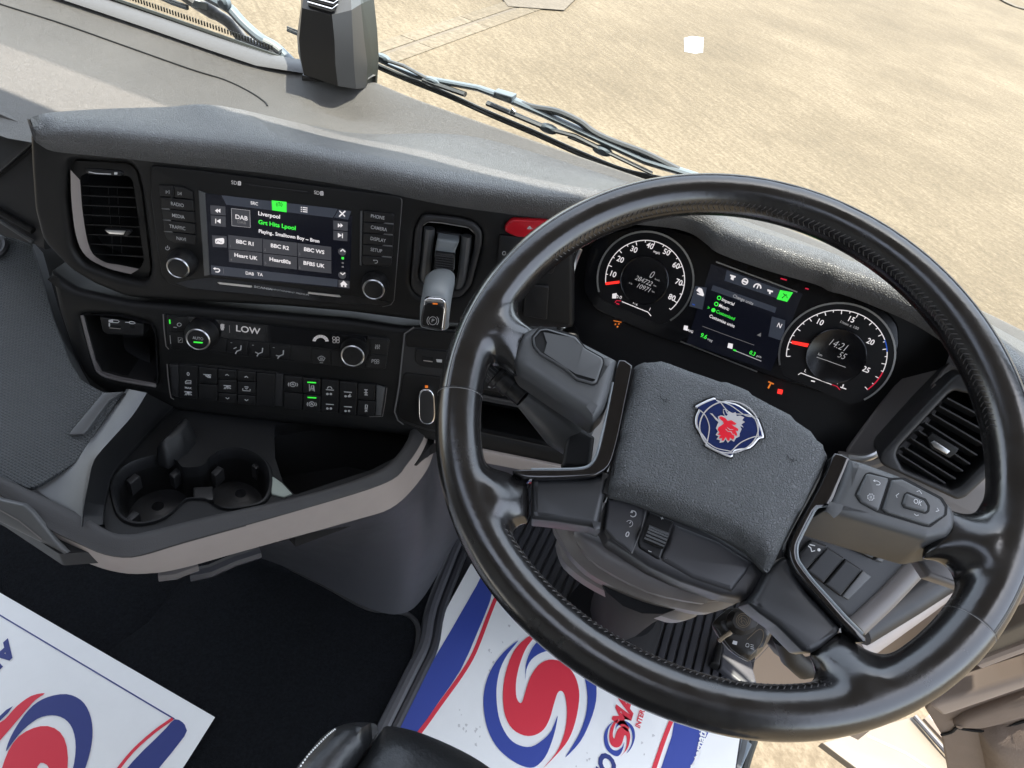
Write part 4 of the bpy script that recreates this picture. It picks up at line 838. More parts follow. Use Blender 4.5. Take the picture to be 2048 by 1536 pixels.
rocker(1141, 1264, 561, 574, 789, 800, (('axle', -40), ('arch', -46), ('axle', 62))); rocker(1269, 1392, 575, 588, 802, 813, (('axle', -38), ('drop', -36), ('axle', 66)))
rocker(1397, 1520, 589, 602, 702, 712, ('diff',)); rocker(1398, 1520, 708, 718, 814, 824, ('key',))

# ================================================================== PARKING BRAKE LEVER
pb = thing('parking_brake', 'parking brake lever with chrome tipped grip marked P standing out of its black recess', 'parking brake', UP.P((900, 540)))
f = MB(); ip = z6((255, 285), (300, 255), (400, 262), (620, 300), (670, 350), (660, 480), (590, 760), (540, 800), (300, 780), (215, 700), (240, 500))
n = len(ip); op = [UP.P(p, .001) for p in brkpoly]
f.prism(UP, brkpoly, -.012, -.0010, K['plas2'], bev=.003, rad=8, holes=[ip])
f.add([UP.P(p, -.045) for p in ip]+[UP.P(p, -.010) for p in ip], [tuple(range(n))]+[(i, (i+1) % n, n+(i+1) % n, n+i) for i in range(n)], K['slot']); f.link('housing', pb)
f = MB(); f.tube([UP.P(p, -.010) for p in cr(z6((310, 300), (300, 420), (280, 600), (262, 740)), 4)], .006, K['pod'], 10); f.tube([UP.P(p, -.010) for p in cr(z6((605, 360), (590, 520), (570, 680), (545, 780)), 4)], .006, K['pod'], 10)
f.prism(UP, z6((360, 330), (560, 350), (545, 420), (375, 395)), -.03, -.012, K['plas2'], bev=.002); f.link('guide', pb)
f = MB(); LV = [((452, 440), .000, 82), ((445, 520), .004, 78), ((432, 610), .010, 76)]
f.prism(UP, z6((372, 385), (545, 410), (508, 500), (505, 640), (345, 625), (352, 500)), -.02, .004, K['brk'], bev=.003, rad=3)
f.prism(UP, z6((356, 495), (510, 515), (500, 650), (340, 630)), .003, .010, K['btn'], bev=.002, rad=3)
for k in range(7): f.tube([UP.P(p, .0105) for p in z6((358, 515+k*19), (500, 533+k*19))], .0006, K['plas2'], 5)
f.link('lever', pb)
# grip grows out towards the driver: successive cross sections
def sect(pts, h): return [UP.P(p, h) for p in cr(z6(*pts), 4, True)]
g0 = sect([(345, 628), (440, 618), (505, 660), (500, 720), (420, 740), (330, 700)], .010)
g1 = sect([(300, 660), (430, 650), (506, 690), (492, 800), (400, 800), (275, 760)], .020)
g2 = sect([(268, 790), (330, 760), (460, 790), (484, 860), (400, 880), (262, 850)], .034)
g3 = sect([(252, 880), (320, 815), (440, 840), (472, 960), (400, 990), (250, 950)], .044)
g4 = sect([(245, 1000), (265, 880), (420, 890), (462, 1000), (440, 1100), (250, 1070)], .047)
g5 = sect([(250, 1060), (280, 930), (410, 940), (440, 1040), (415, 1108), (262, 1085)], .048)
cl_ = lambda r_: list(r_)+[r_[0]]
f = MB(); f.loft([cl_(r_) for r_ in (g0, g1, g2, g3, g4, g5)], K['brk']); f.add(g5, [tuple(range(len(g5)))], K['brk']); f.add(g0, [tuple(range(len(g0)))], K['brk']); gr = f.link('grip', pb, ang=60)
f = MB(); outl = z6((250, 1068), (248, 1010), (268, 870), (300, 850), (400, 858), (438, 880), (445, 930), (432, 1095), (415, 1112)); inl = z6((256, 1066), (254, 1010), (274, 915), (300, 900), (385, 905), (418, 930), (420, 960), (404, 1092), (395, 1100))
f.prism(UP, outl, .040, .0500, K['chrome'], bev=.0015, rad=3, holes=[inl]); f.link('chrome_cap', gr)
f = MB(); f.prism(UP, inl, .044, .0506, K['plas'], bev=.001, rad=2); c_ = z6((337, 1030))[0]; f.text(UP, c_, 'P', 8, K['ink'], .0510, bold=.005)
f.ribbon(UP, [(c_[0]+8*math.cos(t_), c_[1]+8*math.sin(t_)) for t_ in np.linspace(0, 6.28, 20)], 1.2, .0510, K['ink'])
for s_ in (-1, 1): f.ribbon(UP, [(c_[0]+s_*11.5*math.cos(t_), c_[1]+11.5*math.sin(t_)) for t_ in np.linspace(-.8, .8, 8)], 1.2, .0510, K['ink'])
f.link('grip_button', gr)
f = MB(); f.prism(UP, z6((335, 892), (375, 895), (375, 903), (336, 900)), .050, .0505, K['to']); f.link('indicator_lamp', gr)

# ================================================================== INSTRUMENT CLUSTER
CL = Frame(at((1480, 640), .785), yaw=-2, tilt=70)
ic = thing('instrument_cluster', 'instrument cluster with two round dials and a centre display behind the steering wheel', 'instruments', CL.P((1480, 640)))
bowl = [(1150, 500), (1190, 462), (1290, 425), (1400, 462), (1440, 488), (1545, 520), (1640, 552), (1700, 575), (1800, 615), (1890, 672), (1903, 700), (1880, 755), (1815, 855), (1760, 905), (1700, 935), (1560, 880), (1300, 790), (1180, 715), (1135, 660), (1130, 610)]
f = MB(); f.prism(CL, bowl, -.03, -.012, K['dial'], rad=8)
n = len(bowl); bl = cr(bowl, 3, True); n = len(bl)
f.add([CL.P(p, -.012) for p in bl]+[CL.P(p, .018) for p in bl], [(i, (i+1) % n, n+(i+1) % n, n+i) for i in range(n)], K['plas']); f.link('housing', ic, ang=60)
f = MB(); gl = [(1172, 498), (1200, 470), (1300, 445), (1420, 480), (1640, 565), (1770, 618), (1798, 650), (1798, 700), (1760, 780), (1690, 800), (1560, 760), (1290, 665), (1190, 620), (1165, 580)]
f.prism(CL, gl, -.012, -.0005, K['dial2'], bev=.002, rad=14); f.link('dial_face', ic)
f = MB(); f.tube([CL.P(p, .0255) for p in cr([(1160, 498), (1148, 530), (1136, 580), (1128, 620), (1126, 655)], 5)], .0030, K['metal'], 8)
f.tube([CL.P(p, .021) for p in cr([(1146, 515), (1136, 560), (1124, 610), (1120, 660)], 5)], .004, K['plas2'], 8); f.link('bezel_trim', ic)
f = MB(); f.tube([CL.P(p, .0265) for p in cr(a4((1068, 598), (1040, 640), (960, 725), (870, 855), (740, 975), (655, 1016), (560, 1010)), 5)], .0034, K['metal'], 8)
f.tube([CL.P(p, .016) for p in cr(a4((1180, 500), (1100, 590), (1000, 740), (900, 870), (780, 990), (650, 1035), (500, 1020)), 5)], .009, K['taupe2'], 10)
f.link('bezel_trim', ic)
h0 = .0005
def dial(name, c, rr, rs_, p0, p1, q0, q1, nums, sm_, rin):
    f = MB(); C_ = z7(c)[0]; k = CL.mpp(C_, h0); a, b = CL.hit(C_, h0)
    cut = .74
    pts = []
    for i in range(72):
        t_ = 2*math.pi*i/72; x, y = rr*math.cos(t_)/2.844*k, rr*math.sin(t_)/2.844*k; y = max(y, -rr/2.844*k*cut); pts.append((a+x, b+y))
    f.prism(CL, pts, -.001, h0, K['dial'], local=True)
    f.arc(CL, C_, rr/2.844, z7(p0)[0], z7(p1)[0], 3.6, h0+.0012, K['metal']); 
    f.arc(CL, C_, rs_/2.844, z7(q0)[0], z7(q1)[0], 1.6, h0+.0004, K['tw'])
    o = f.link(name, ic)
    f = MB()
    A0 = math.atan2(*(np.array(CL.hit(z7(q0)[0], h0))-(a, b))[::-1]); A1 = math.atan2(*(np.array(CL.hit(z7(q1)[0], h0))-(a, b))[::-1])
    while A1 >= A0: A1 -= 2*math.pi
    N_ = sm_
    for i in range(N_+1):
        t_ = A0+(A1-A0)*i/N_; l = 22 if i % 2 == 0 else 12; r0, r1 = rs_/2.844*k, (rs_-l)/2.844*k
        f.ribbon(CL, [(a+r0*math.cos(t_), b+r0*math.sin(t_)), (a+r1*math.cos(t_), b+r1*math.sin(t_))], 1.5*k, h0+.0004, K['tw'], local=True)
    for s_, x, y in nums: f.text(CL, z7((x, y))[0], s_, 11.0, K['tw'], h0+.0005, sx=.92, bold=.012)
    f.link('scale', o)
    f = MB(); f.lathe(CL, (a, b), [(rin/2.844*k, h0), (rin/2.844*k, h0+.0030), (rin*.97/2.844*k, h0+.0034), (rin*.95/2.844*k, h0+.0030)], K['dial2'], local=True, n=48)
    return f, o, k, (a, b)
g, o1, k1, ab1 = dial('speed_dial', (480, 343), 272, 224, (220, 410), (625, 568), (258, 360), (628, 508), [('10', 300, 308), ('20', 343, 225), ('30', 420, 168), ('40', 512, 148), ('50', 606, 184), ('60', 660, 260), ('70', 676, 355), ('80', 636, 442)], 17, 138)
hh = h0+.0037
g.text(CL, z7((520, 312))[0], '0', 15, K['tw2'], hh, shear=.25, sx=.75, bold=-.01); g.text(CL, z7((552, 340))[0], 'km/h', 3.5, K['tw2'], hh, shear=.2)
g.text(CL, z7((475, 346))[0], '284722', 9.5, K['tw2'], hh, shear=.25, sx=.88); g.text(CL, z7((540, 374))[0], 'km', 3.5, K['tw2'], hh); g.text(CL, z7((474, 386))[0], '10971', 9.5, K['tw2'], hh, shear=.25, sx=.9); g.text(CL, z7((402, 360))[0], 'trip', 3.5, K['tw2'], hh); g.text(CL, z7((530, 408))[0], 'km', 3.5, K['tw2'], hh)
g.link('odometer', o1)
g = MB(); g.prism(CL, z7((258, 356), (337, 346), (337, 360), (260, 370)), h0+.0006, h0+.0022, K['tr']); g.link('needle', o1)
g = MB(); g.text(CL, z7((550, 184))[0], 'mph', 5.5, K['tw'], hh-.003); g.text(CL, z7((345, 441))[0], '0', 6.5, K['tw'], h0+.0006); g.text(CL, z7((428, 473))[0], '1/2', 6.5, K['tw'], h0+.0006); g.text(CL, z7((511, 508))[0], '1', 6.5, K['tw'], h0+.0006)
g.ribbon(CL, z7((352, 464), (500, 524), (518, 546)), 1.6, h0+.0006, K['tw']); g.ribbon(CL, z7((312, 470), (322, 458), (346, 460)), 1.6, h0+.0006, K['trd']); g.ribbon(CL, z7((320, 474), (338, 480)), 2.2, h0+.0006, K['trd'])
g.prism(CL, z7((298, 420), (322, 416), (320, 446), (296, 446)), h0, h0+.0006, K['tw']); g.ribbon(CL, z7((322, 425), (331, 432), (328, 445)), 1.4, h0+.0006, K['tw']); g.link('fuel_gauge', o1)
g, o2, k2, ab2 = dial('rev_counter', (1568, 772), 302, 262, (1270, 822), (1715, 1000), (1302, 775), (1722, 935), [('10', 1478, 581), ('15', 1656, 566), ('20', 1766, 693), ('25', 1741, 852)], 24, 160)
g.text(CL, z7((1580, 712))[0], '14:21', 15, K['tw2'], hh, shear=.25, sx=.8, bold=-.012); g.text(CL, z7((1602, 772))[0], '55', 13, K['tw2'], hh, shear=.25, sx=.8, bold=-.012)
g.ribbon(CL, z7((1460, 780), (1520, 800), (1560, 815), (1625, 838)), 1.0, hh, K['tw2']); g.text(CL, z7((1480, 766))[0], 'km', 5, K['tw2'], hh); g.link('clock', o2)
g = MB(); g.prism(CL, z7((1318, 688), (1420, 706), (1418, 726), (1318, 704)), h0+.0006, h0+.0022, K['tr']); g.link('needle', o2)
g = MB(); g.arc(CL, z7((1568, 772))[0], 262/2.844, z7((1822, 690))[0], z7((1832, 752))[0], 2.0, h0+.0006, K['tb']); g.arc(CL, z7((1568, 772))[0], 262/2.844, z7((1806, 855))[0], z7((1722, 935))[0], 2.2, h0+.0006, K['trd']); g.text(CL, z7((1645, 598))[0], '1/min x 100', 5.6, K['tw2'], h0+.0006)
g.text(CL, z7((1396, 858))[0], 'L', 6, K['tw'], h0+.0006); g.text(CL, z7((1487, 890))[0], 'N', 6, K['tw'], h0+.0006); g.text(CL, z7((1575, 925))[0], 'H', 6, K['tw'], h0+.0006)
g.ribbon(CL, z7((1355, 880), (1370, 870), (1545, 936)), 1.6, h0+.0006, K['tw']); g.ribbon(CL, z7((1545, 936), (1575, 946), (1592, 966)), 1.5, h0+.0006, K['trd']); g.ribbon(CL, z7((1428, 914), (1450, 919)), 2.4, h0+.0006, K['tw'])
g.ribbon(CL, z7((1612, 935), (1608, 950)), 2, h0+.0006, K['tw']); g.ribbon(CL, z7((1595, 950), (1628, 962)), 2, h0+.0006, K['tw']); g.link('temperature_gauge', o2)
g = MB(); g.flat(CL, z7((860, 250), (1380, 420), (1200, 860), (720, 700)), h0, K['scr'])
def TC(x, y, s_, h_, m_='tw', al='CENTER', sx=.9, b=.01): g.text(CL, z7((x, y))[0], s_, h_/2.844, K[m_], h0+.0008, al, sx=sx, bold=b)
g.flat(CL, z7((948, 285), (1250, 395), (1232, 445), (935, 345)), h0+.0003, K['scr2']); g.flat(CL, z7((870, 370), (1232, 498), (1222, 528), (860, 400)), h0+.0003, K['scr2'])
g.flat(CL, z7((1252, 398), (1326, 412), (1292, 466), (1232, 450)), h0+.0004, K['tg']); g.ribbon(CL, z7((1262, 444), (1288, 424), (1292, 444)), 1.6, h0+.0007, K['scr']); g.ribbon(CL, z7((1270, 418), (1284, 430)), 1.6, h0+.0007, K['scr'])
for x, y, kind in ((982, 326, 't'), (1052, 350, 'w'), (1122, 378, 'g'), (1196, 404, 'c')):
    if kind == 't': g.prism(CL, z7((x-14, y-16), (x+18, y-6), (x+16, y+2), (x+8, y+2), (x+4, y+18), (x-12, y+10), (x-8, y-6), (x-15, y-8)), h0+.0003, h0+.0007, K['tw'])
    if kind == 'w': g.ribbon(CL, [z7((x+16*math.cos(t_), y+16*math.sin(t_)))[0] for t_ in np.linspace(0, 6.28, 14)], 2.2, h0+.0007, K['tw']); g.ribbon(CL, z7((x-12, y-4), (x+12, y+5)), 3.2, h0+.0007, K['tw'])
    if kind == 'g': g.ribbon(CL, [z7((x+20*math.cos(t_), y+6+20*math.sin(t_)))[0] for t_ in np.linspace(-3.1, .3, 12)], 2.6, h0+.0007, K['tw']); g.ribbon(CL, z7((x-2, y+12), (x+6, y-8)), 2, h0+.0007, K['tw'])
    if kind == 'c': g.prism(CL, z7((x-16, y-10), (x+16, y), (x+14, y+8), (x+4, y+6), (x, y+20), (x-8, y+14), (x-6, y+4), (x-16, y+2)), h0+.0003, h0+.0007, K['tw'])
TC(984, 430, 'Change units', 18, 'tw2', 'LEFT'); TC(920, 451, 'Imperial', 18, 'tw', 'LEFT'); TC(904, 485, 'Metric', 18, 'tw', 'LEFT'); TC(888, 519, 'Customised', 18, 'tg', 'LEFT'); TC(850, 545, 'Customise units', 18, 'tw', 'LEFT'); TC(845, 500, '>', 18, 'tg')
for x, y, fill in ((905, 443, 0), (889, 478, 0), (873, 512, 1)):
    if fill: g.lathe(CL, z7((x, y))[0], [(.0022, h0), (.0022, h0+.0008)], K['tg'], n=16)
    else: g.ribbon(CL, [z7((x+10*math.cos(t_), y+10*math.sin(t_)))[0] for t_ in np.linspace(0, 6.28, 14)], 1.8, h0+.0008, K['tg'])
TC(1248, 601, 'N', 26, 'tw'); g.flat(CL, z7((1205, 548), (1282, 570), (1270, 690), (1185, 662)), h0+.0003, K['scr2']); TC(818, 661, '9.6', 24, 'tg', b=.02); TC(853, 682, 'mpg', 14, 'tw2'); TC(740, 632, 'AVG', 14, 'tw')
g.prism(CL, z7((706, 600), (728, 604), (724, 630), (702, 624)), h0, h0+.0007, K['tw']); g.prism(CL, z7((958, 700), (984, 706), (980, 734), (952, 726)), h0, h0+.0007, K['tw']); TC(1095, 759, '0.3', 22, 'tg', b=.02); TC(1132, 777, 'gal/h', 12, 'tw2')
g.ribbon(CL, z7((988, 740), (1145, 803)), 1.5, h0+.0006, K['tw2']); g.ribbon(CL, z7((985, 738), (1002, 744)), 2.8, h0+.0008, K['tg'])
g.ribbon(CL, z7((810, 604), (960, 660), (1105, 712)), .9, h0+.0006, K['tw3']); g.prism(CL, z7((1120, 655), (1144, 642), (1142, 664)), h0, h0+.0006, K['tw3'])
g.flat(CL, z7((770, 375), (835, 385), (810, 510), (735, 490)), h0+.0003, K['scr2']); g.prism(CL, z7((775, 400), (790, 384), (808, 392), (820, 428), (800, 430), (790, 412)), h0, h0+.0007, K['tw']); g.ribbon(CL, z7((780, 418), (816, 432)), 2, h0+.0008, K['tw']); g.ribbon(CL, z7((752, 478), (768, 484)), 2, h0+.0008, K['tb'])
g.link('display', ic)
g = MB()
g.ribbon(CL, z7((888, 238), (1350, 410)), 2.6, h0+.0010, K['metal']); g.link('display_trim', ic); g = MB(); g.ribbon(CL, z7((685, 690), (1122, 863)), 2.6, h0+.0010, K['metal']); g.link('display_trim', ic)
g = MB(); g.text(CL, z7((1192, 942))[0], 'T', 13, K['to'], h0+.001, bold=.03); g.prism(CL, z7((1240, 962), (1268, 968), (1262, 992), (1236, 986)), h0, h0+.001, K['tr']); g.ribbon(CL, z7((304, 572), (350, 582)), 1.8, h0+.001, K['to'])
for x, y in ((316, 592), (336, 590), (328, 606)): g.lathe(CL, z7((x, y))[0], [(.0009, h0), (.0009, h0+.001)], K['to'], n=10)
g.ribbon(CL, z7((1255, 332), (1290, 342)), 2.4, h0+.001, K['trd']); g.ribbon(CL, z7((1395, 388), (1415, 394)), 2.4, h0+.001, K['trd']); g.link('warning_lamps', ic)

# switch panel low on the right of the column
RS = Frame(at((1680, 1120), .74), yaw=8, tilt=42)
rp = thing('side_switch_panel', 'angled taupe edged panel with blank black switches seen below the right spoke', 'switch panel', RS.P((1680, 1120)))
f = MB(); f.prism(RS, a3((480, 200), (640, 60), (1100, 240), (1260, 330), (1180, 430), (900, 700), (860, 700), (700, 560), (480, 360)), -.05, 0, K['plas2'], bev=.006, rad=8)
f.link('panel', rp)
f = MB(); f.tube([RS.P(p, -.004) for p in a3((1300, 300), (1210, 400), (1060, 560), (890, 720))], .012, K['taupe2'], 12); f.link('panel_edge', rp)
for pg in (((570, 310), (640, 230), (735, 265), (610, 405), (560, 370)), ((612, 405), (730, 268), (832, 335), (710, 478)), ((716, 482), (836, 338), (932, 402), (808, 552))):
    f = MB(); f.prism(RS, a3(*pg), .0, .006, K['btn'], bev=.002, rad=1); f.link('switch', rp)
f = MB(); f.prism(RS, a3((812, 552), (935, 404), (985, 440), (852, 575)), 0, .004, K['pod'], bev=.0015); f.prism(RS, a3((800, 225), (1020, 290), (990, 340), (870, 280)), 0, .007, K['btn'], bev=.002); f.prism(RS, a3((1000, 345), (1070, 270), (1120, 290), (1045, 360)), 0, .005, K['pod'], bev=.002); f.link('switch', rp)
f = MB(); f.ribbon(RS, a3((620, 262), (635, 275), (640, 295), (660, 290)), 2, .0064, K['ink']); f.lathe(RS, a3((668, 282))[0], [(.0016, .006), (.0016, .0065)], K['ink'], n=10); f.ribbon(RS, a3((628, 255), (660, 262)), 1.8, .0064, K['ink']); f.link('switch_mark', rp)

# ================================================================== STEERING WHEEL
t285 = R(28.5)
WH = Frame((.068, .4678, -.3639), u=(1, 0, 0), v=(0, math.cos(t285), math.sin(t285)))
swl = thing('steering_wheel', 'black leather steering wheel with grained airbag pad and blue and red griffin badge', 'steering wheel', WH.o)
def rimR(a):                       # centre line radius, flattened at the bottom
    d = math.degrees(math.atan2(math.sin(a+math.pi/2), math.cos(a+math.pi/2)))
    return .2160-.0095*math.exp(-(d/36)**2)
def rimP(a, h=0, dr=0): r = rimR(a)+dr; return WH.W(r*math.cos(a), r*math.sin(a), h)
NR = 180; TR_ = .0188
f = MB(); V = []; F = []
for i in range(NR):
    a = 2*math.pi*i/NR
    for k in range(20):
        b = 2*math.pi*k/20; dr = TR_*math.cos(b); h = TR_*1.05*math.sin(b); V.append(rimP(a, h, dr))
for i in range(NR):
    for k in range(20): j = (i+1) % NR; l = (k+1) % 20; F.append((i*20+k, j*20+k, j*20+l, i*20+l))
f.add(V, F, K['leather'])
webs = [([(1000, 590), (1038, 560), (1034, 592), (1039, 617), (1057, 638), (1080, 648), (1060, 690), (1040, 745), (1022, 733), (988, 716), (970, 722), (958, 750), (950, 790), (915, 790), (915, 740), (935, 670), (960, 630)], .006, .166),
 ([(925, 845), (951, 850), (953, 873), (960, 903), (980, 925), (1017, 935), (1035, 946), (1060, 958), (1061, 1042), (1042, 1046), (1029, 1059), (1027, 1078), (1039, 1107), (1062, 1135), (1050, 1165), (1010, 1140), (960, 1060), (925, 960)], .001, .168),
 ([(1686, 1256), (1721, 1279), (1749, 1297), (1784, 1307), (1819, 1307), (1850, 1286), (1890, 1250), (1920, 1285), (1860, 1370), (1740, 1425), (1620, 1430), (1550, 1405), (1588, 1386), (1616, 1380), (1635, 1363), (1638, 1338), (1630, 1321), (1622, 1308)], .001, .168),
 ([(1890, 1005), (1931, 1018), (1955, 1020), (1976, 1016), (1986, 995), (2025, 990), (2035, 1080), (2005, 1180), (1955, 1240), (1915, 1225), (1929, 1192), (1934, 1166), (1929, 1149), (1920, 1133), (1901, 1117), (1860, 1111), (1880, 1060)], .006, .166)]
for px_, hc_, r0_ in webs:
    lp_ = cr(px_, 3, True)
    f.pillow(WH, lp_, hc_-.012, hc_, K['leather'], r=.018, step=.005, base=-.014, fn=lambda a, b, t: (.019-hc_)*sm(math.hypot(a, b), r0_, .206)*t)
    lc = ccw([WH.hit(p, hc_) for p in lp_]); n_ = len(lc)
    b_ = len(f.v); V = [WH.W(a, b, -.014) for a, b in lc]
    tri = tessellate_polygon([[Vector((a, b, 0)) for a, b in lc]]); f.add(V, [t[::-1] for t in tri], K['leather'])
rim = f.link('rim', swl, ang=180)
md = rim.modifiers.new('Remesh', 'REMESH'); md.mode = 'VOXEL'; md.voxel_size = .0022; md.use_smooth_shade = True
ms_ = rim.modifiers.new('Smooth', 'SMOOTH'); ms_.factor = .6; ms_.iterations = 34
# seams and stitching on the rim
def rimS(a, b, off=0.): r = TR_+off; return rimP(a, r*1.05*math.sin(b), r*math.cos(b))
f = MB(); lo_a, hi_a = R(-19.5), R(180+19.5)
f.tube([rimS(lo_a+(hi_a-lo_a)*i/160, R(62), -.0005) for i in range(161)], .0005, K['threadl'], 5)
f.tube([rimS(lo_a+(hi_a-lo_a)*i/160, R(59), -.0008) for i in range(161)], .0006, K['gap'], 5)
for a in (lo_a, hi_a):
    f.tube([rimS(a, 2*math.pi*k/30, -.0012) for k in range(31)], .0008, K['gap'], 5); f.tube([rimS(a-.005*(1 if a < 1 else -1), 2*math.pi*k/30, -.0008) for k in range(31)], .0004, K['threadl'], 5)
f.link('seam', swl)
f = MB()
def open_(a):
    d = math.degrees(a) % 360
    return not (158 < d < 228 or (d > 312 or d < 22))
i = 0; a = 0
while a < 2*math.pi:
    if open_(a):
        b0, b1 = R(168), R(192); u_ = .010
        f.tube([rimS(a, R(143), -.0012), rimS(a+.008, R(150), -.0003), rimS(a+.018, R(159), -.0009)], .00045, K['thread'], 4); f.tube([rimS(a+.018, R(160), -.0009), rimS(a+.010, R(168), -.0003), rimS(a+.001, R(175), -.0012)], .00045, K['thread'], 4)
    a += .0235
for s_, rng in ((1, (22, 158)), (1, (228, 312))):
    f.tube([rimS(R(rng[0]+(rng[1]-rng[0])*k/120), R(160), -.0016) for k in range(121)], .0010, K['gap'], 5)
f.link('stitching', swl)

# airbag pad
pad = [(1270, 738), (1273, 722), (1288, 714), (1312, 711), (1335, 713), (1391, 731), (1450, 751), (1509, 775), (1569, 808), (1618, 842), (1650, 876), (1666, 896), (1667, 908), (1655, 938), (1640, 968), (1600, 1045), (1568, 1105), (1550, 1138), (1538, 1134), (1512, 1104), (1482, 1083), (1430, 1058), (1385, 1040), (1340, 1023), (1290, 1004), (1262, 994), (1224, 984), (1218, 974), (1224, 935), (1238, 860), (1256, 790)]
f = MB(); f.pillow(WH, cr(pad, 3, True), -.004, .010, K['airbag'], r=.012, step=.006, dome=.006, base=-.010, local=False)
ab = f.link('airbag_cover', swl, ang=60)
AH = .0168
def airbag_mark(x, y, rot):
    f_ = MB(); c_ = z8((x, y))[0]; cs, sn = math.cos(R(rot)), math.sin(R(rot)); g_ = lambda *p: [(c_[0]+a*cs-b*sn, c_[1]+a*sn+b*cs) for a, b in p]
    f_.ribbon(WH, cr(g_((-11, -7), (-9, -1), (-3, 2), (9, 3)), 3), 1.3, AH-.0014, K['gap']); f_.ribbon(WH, g_((-5, 4), (2, 6), (3, 7)), 1.1, AH-.0014, K['gap']); f_.ribbon(WH, g_((2, -2), (0, 5)), 1.0, AH-.0014, K['gap']); f_.link('emboss_mark', ab)
airbag_mark(480, 430, 0); airbag_mark(1410, 868, 4)
# griffin badge
bs = z8((700, 480), (830, 420), (862, 442), (990, 462), (1085, 520), (1140, 572), (1160, 578), (1202, 705), (1165, 722), (1100, 790), (985, 812), (955, 858), (775, 775), (778, 745), (705, 640), (700, 560), (722, 505))
f = MB(); f.prism(WH, [(x+(x-1460)*.05, y+(y-853)*.05) for x, y in cr(bs, 3, True)], AH-.004, AH-.0001, K['gap']); f.prism(WH, cr(bs, 3, True), AH-.002, AH+.0012, K['badge_w'], bev=.0008); bd = f.link('badge', ab)
f = MB(); sh_ = lambda pts, s: [(1460+(x-1460)*s, 853+(y-853)*s) for x, y in pts]
f.prism(WH, sh_(cr(bs, 3, True), .935), AH, AH+.0016, K['badge_b'], bev=.0002); f.link('badge_field', bd)
f = MB(); cb = z8((944, 636))[0]; BH = AH+.0020
k = WH.mpp(cb, BH)
f.ribbon(WH, [(cb[0]+59*math.cos(t_), cb[1]+52*math.sin(t_)) for t_ in np.linspace(0, 6.28, 48)], 2.6, BH, K['badge_w'])
for pts in (((735, 515), (775, 560), (800, 640), (785, 745)), ((850, 440), (950, 475), (1060, 550), (1120, 560)), ((1125, 560), (1150, 620), (1160, 720)), ((780, 745), (850, 790), (960, 815)), ((960, 815), (1030, 750), (1120, 710), (1180, 705)), ((880, 455), (950, 530), (1060, 545), (1120, 555))):
    f.ribbon(WH, cr(z8(*pts), 5), 2.0, BH+.0001, K['badge_w'])
gw = z8((803, 535), (825, 555), (845, 582), (866, 600), (848, 645), (862, 668), (846, 694), (866, 706), (852, 726), (878, 734), (874, 752), (905, 746), (918, 726), (935, 752), (957, 730), (980, 744), (994, 718), (1020, 706), (1022, 682), (1036, 652), (1026, 630), (1052, 640), (1034, 618), (1060, 600), (1040, 586), (1056, 566), (1026, 552), (1000, 556), (992, 528), (965, 536), (948, 522), (930, 530), (920, 506), (900, 505), (900, 532), (912, 556), (884, 550), (862, 560), (868, 585), (840, 560), (822, 538))
f.flat(WH, gw, BH+.0002, K['badge_w'])
gr_ = z8((866, 640), (905, 612), (900, 596), (876, 576), (872, 562), (890, 558), (918, 572), (934, 592), (960, 586), (985, 602), (1000, 612), (986, 622), (960, 618), (985, 634), (1012, 650), (1010, 668), (990, 662), (1004, 688), (1000, 702), (978, 692), (984, 714), (972, 730), (950, 712), (948, 736), (934, 736), (920, 710), (904, 736), (888, 736), (896, 716), (872, 722), (872, 708), (886, 696), (858, 692), (876, 676), (860, 656))
f.flat(WH, gr_, BH+.0004, K['badge_r'])
for pts in (((920, 652), (935, 668), (960, 672)), ((930, 640), (950, 655), (975, 655)), ((960, 670), (968, 690), (985, 690))): f.ribbon(WH, z8(*pts), 1.2, BH+.0005, K['badge_w'])
f.flat(WH, z8((902, 508), (916, 512), (925, 534), (935, 546), (925, 556), (912, 545)), BH+.0004, K['badge_b'])
f.link('griffin', bd)

# gloss trims
L_ = [(1237, 719), (1262, 728), (1264, 740), (1252, 800), (1240, 860), (1229, 905), (1218, 932), (1200, 946), (1178, 953), (1110, 957), (1060, 957), (1040, 952), (1025, 941), (1060, 938), (1120, 938), (1165, 936), (1184, 927), (1195, 908), (1205, 870), (1216, 820), (1226, 770)]
f = MB(); f.prism(WH, cr(L_, 2, True), -.012, .0045, K['piano'], bev=.0015); f.tube([WH.P(p, .0030) for p in cr([(1226, 765), (1215, 820), (1204, 870), (1194, 908), (1182, 928), (1162, 937), (1120, 939), (1062, 939)], 4)], .0012, K['brk'], 6)
f.link('gloss_trim', swl)
R_ = a7((384, 108), (505, 150), (512, 175), (480, 262), (420, 400), (350, 560), (232, 572), (175, 660), (110, 790), (60, 900), (62, 1010), (110, 1090), (200, 1205), (330, 1350), (480, 1520), (650, 1690), (610, 1720), (440, 1560), (240, 1340), (110, 1200), (30, 1090), (-5, 990), (8, 860), (130, 620), (250, 400), (340, 210))
f = MB(); f.prism(WH, cr(R_, 2, True), -.012, .0045, K['piano'], bev=.0015); f.tube([WH.P(p, .0030) for p in cr(a7((345, 565), (232, 575), (175, 665), (108, 795), (62, 900), (64, 1010), (112, 1092), (200, 1207), (330, 1350), (480, 1515), (620, 1655)), 4)], .0012, K['brk'], 6)
f.link('gloss_trim', swl)
f = MB(); f.prism(WH, [(1262, 732), (1274, 745), (1240, 860), (1222, 960), (1216, 990), (1206, 985), (1222, 935), (1240, 860), (1255, 790)], -.03, -.002, K['gap']); f.prism(WH, [(1222, 976), (1550, 1120), (1528, 1165), (1370, 1095), (1210, 1020)], -.05, -.030, K['gap'])
f.ribbon(WH, a6((935, 380), (1050, 440), (1250, 530)), 1.2, -.0115, K['edge']); f.link('hub_core', swl)
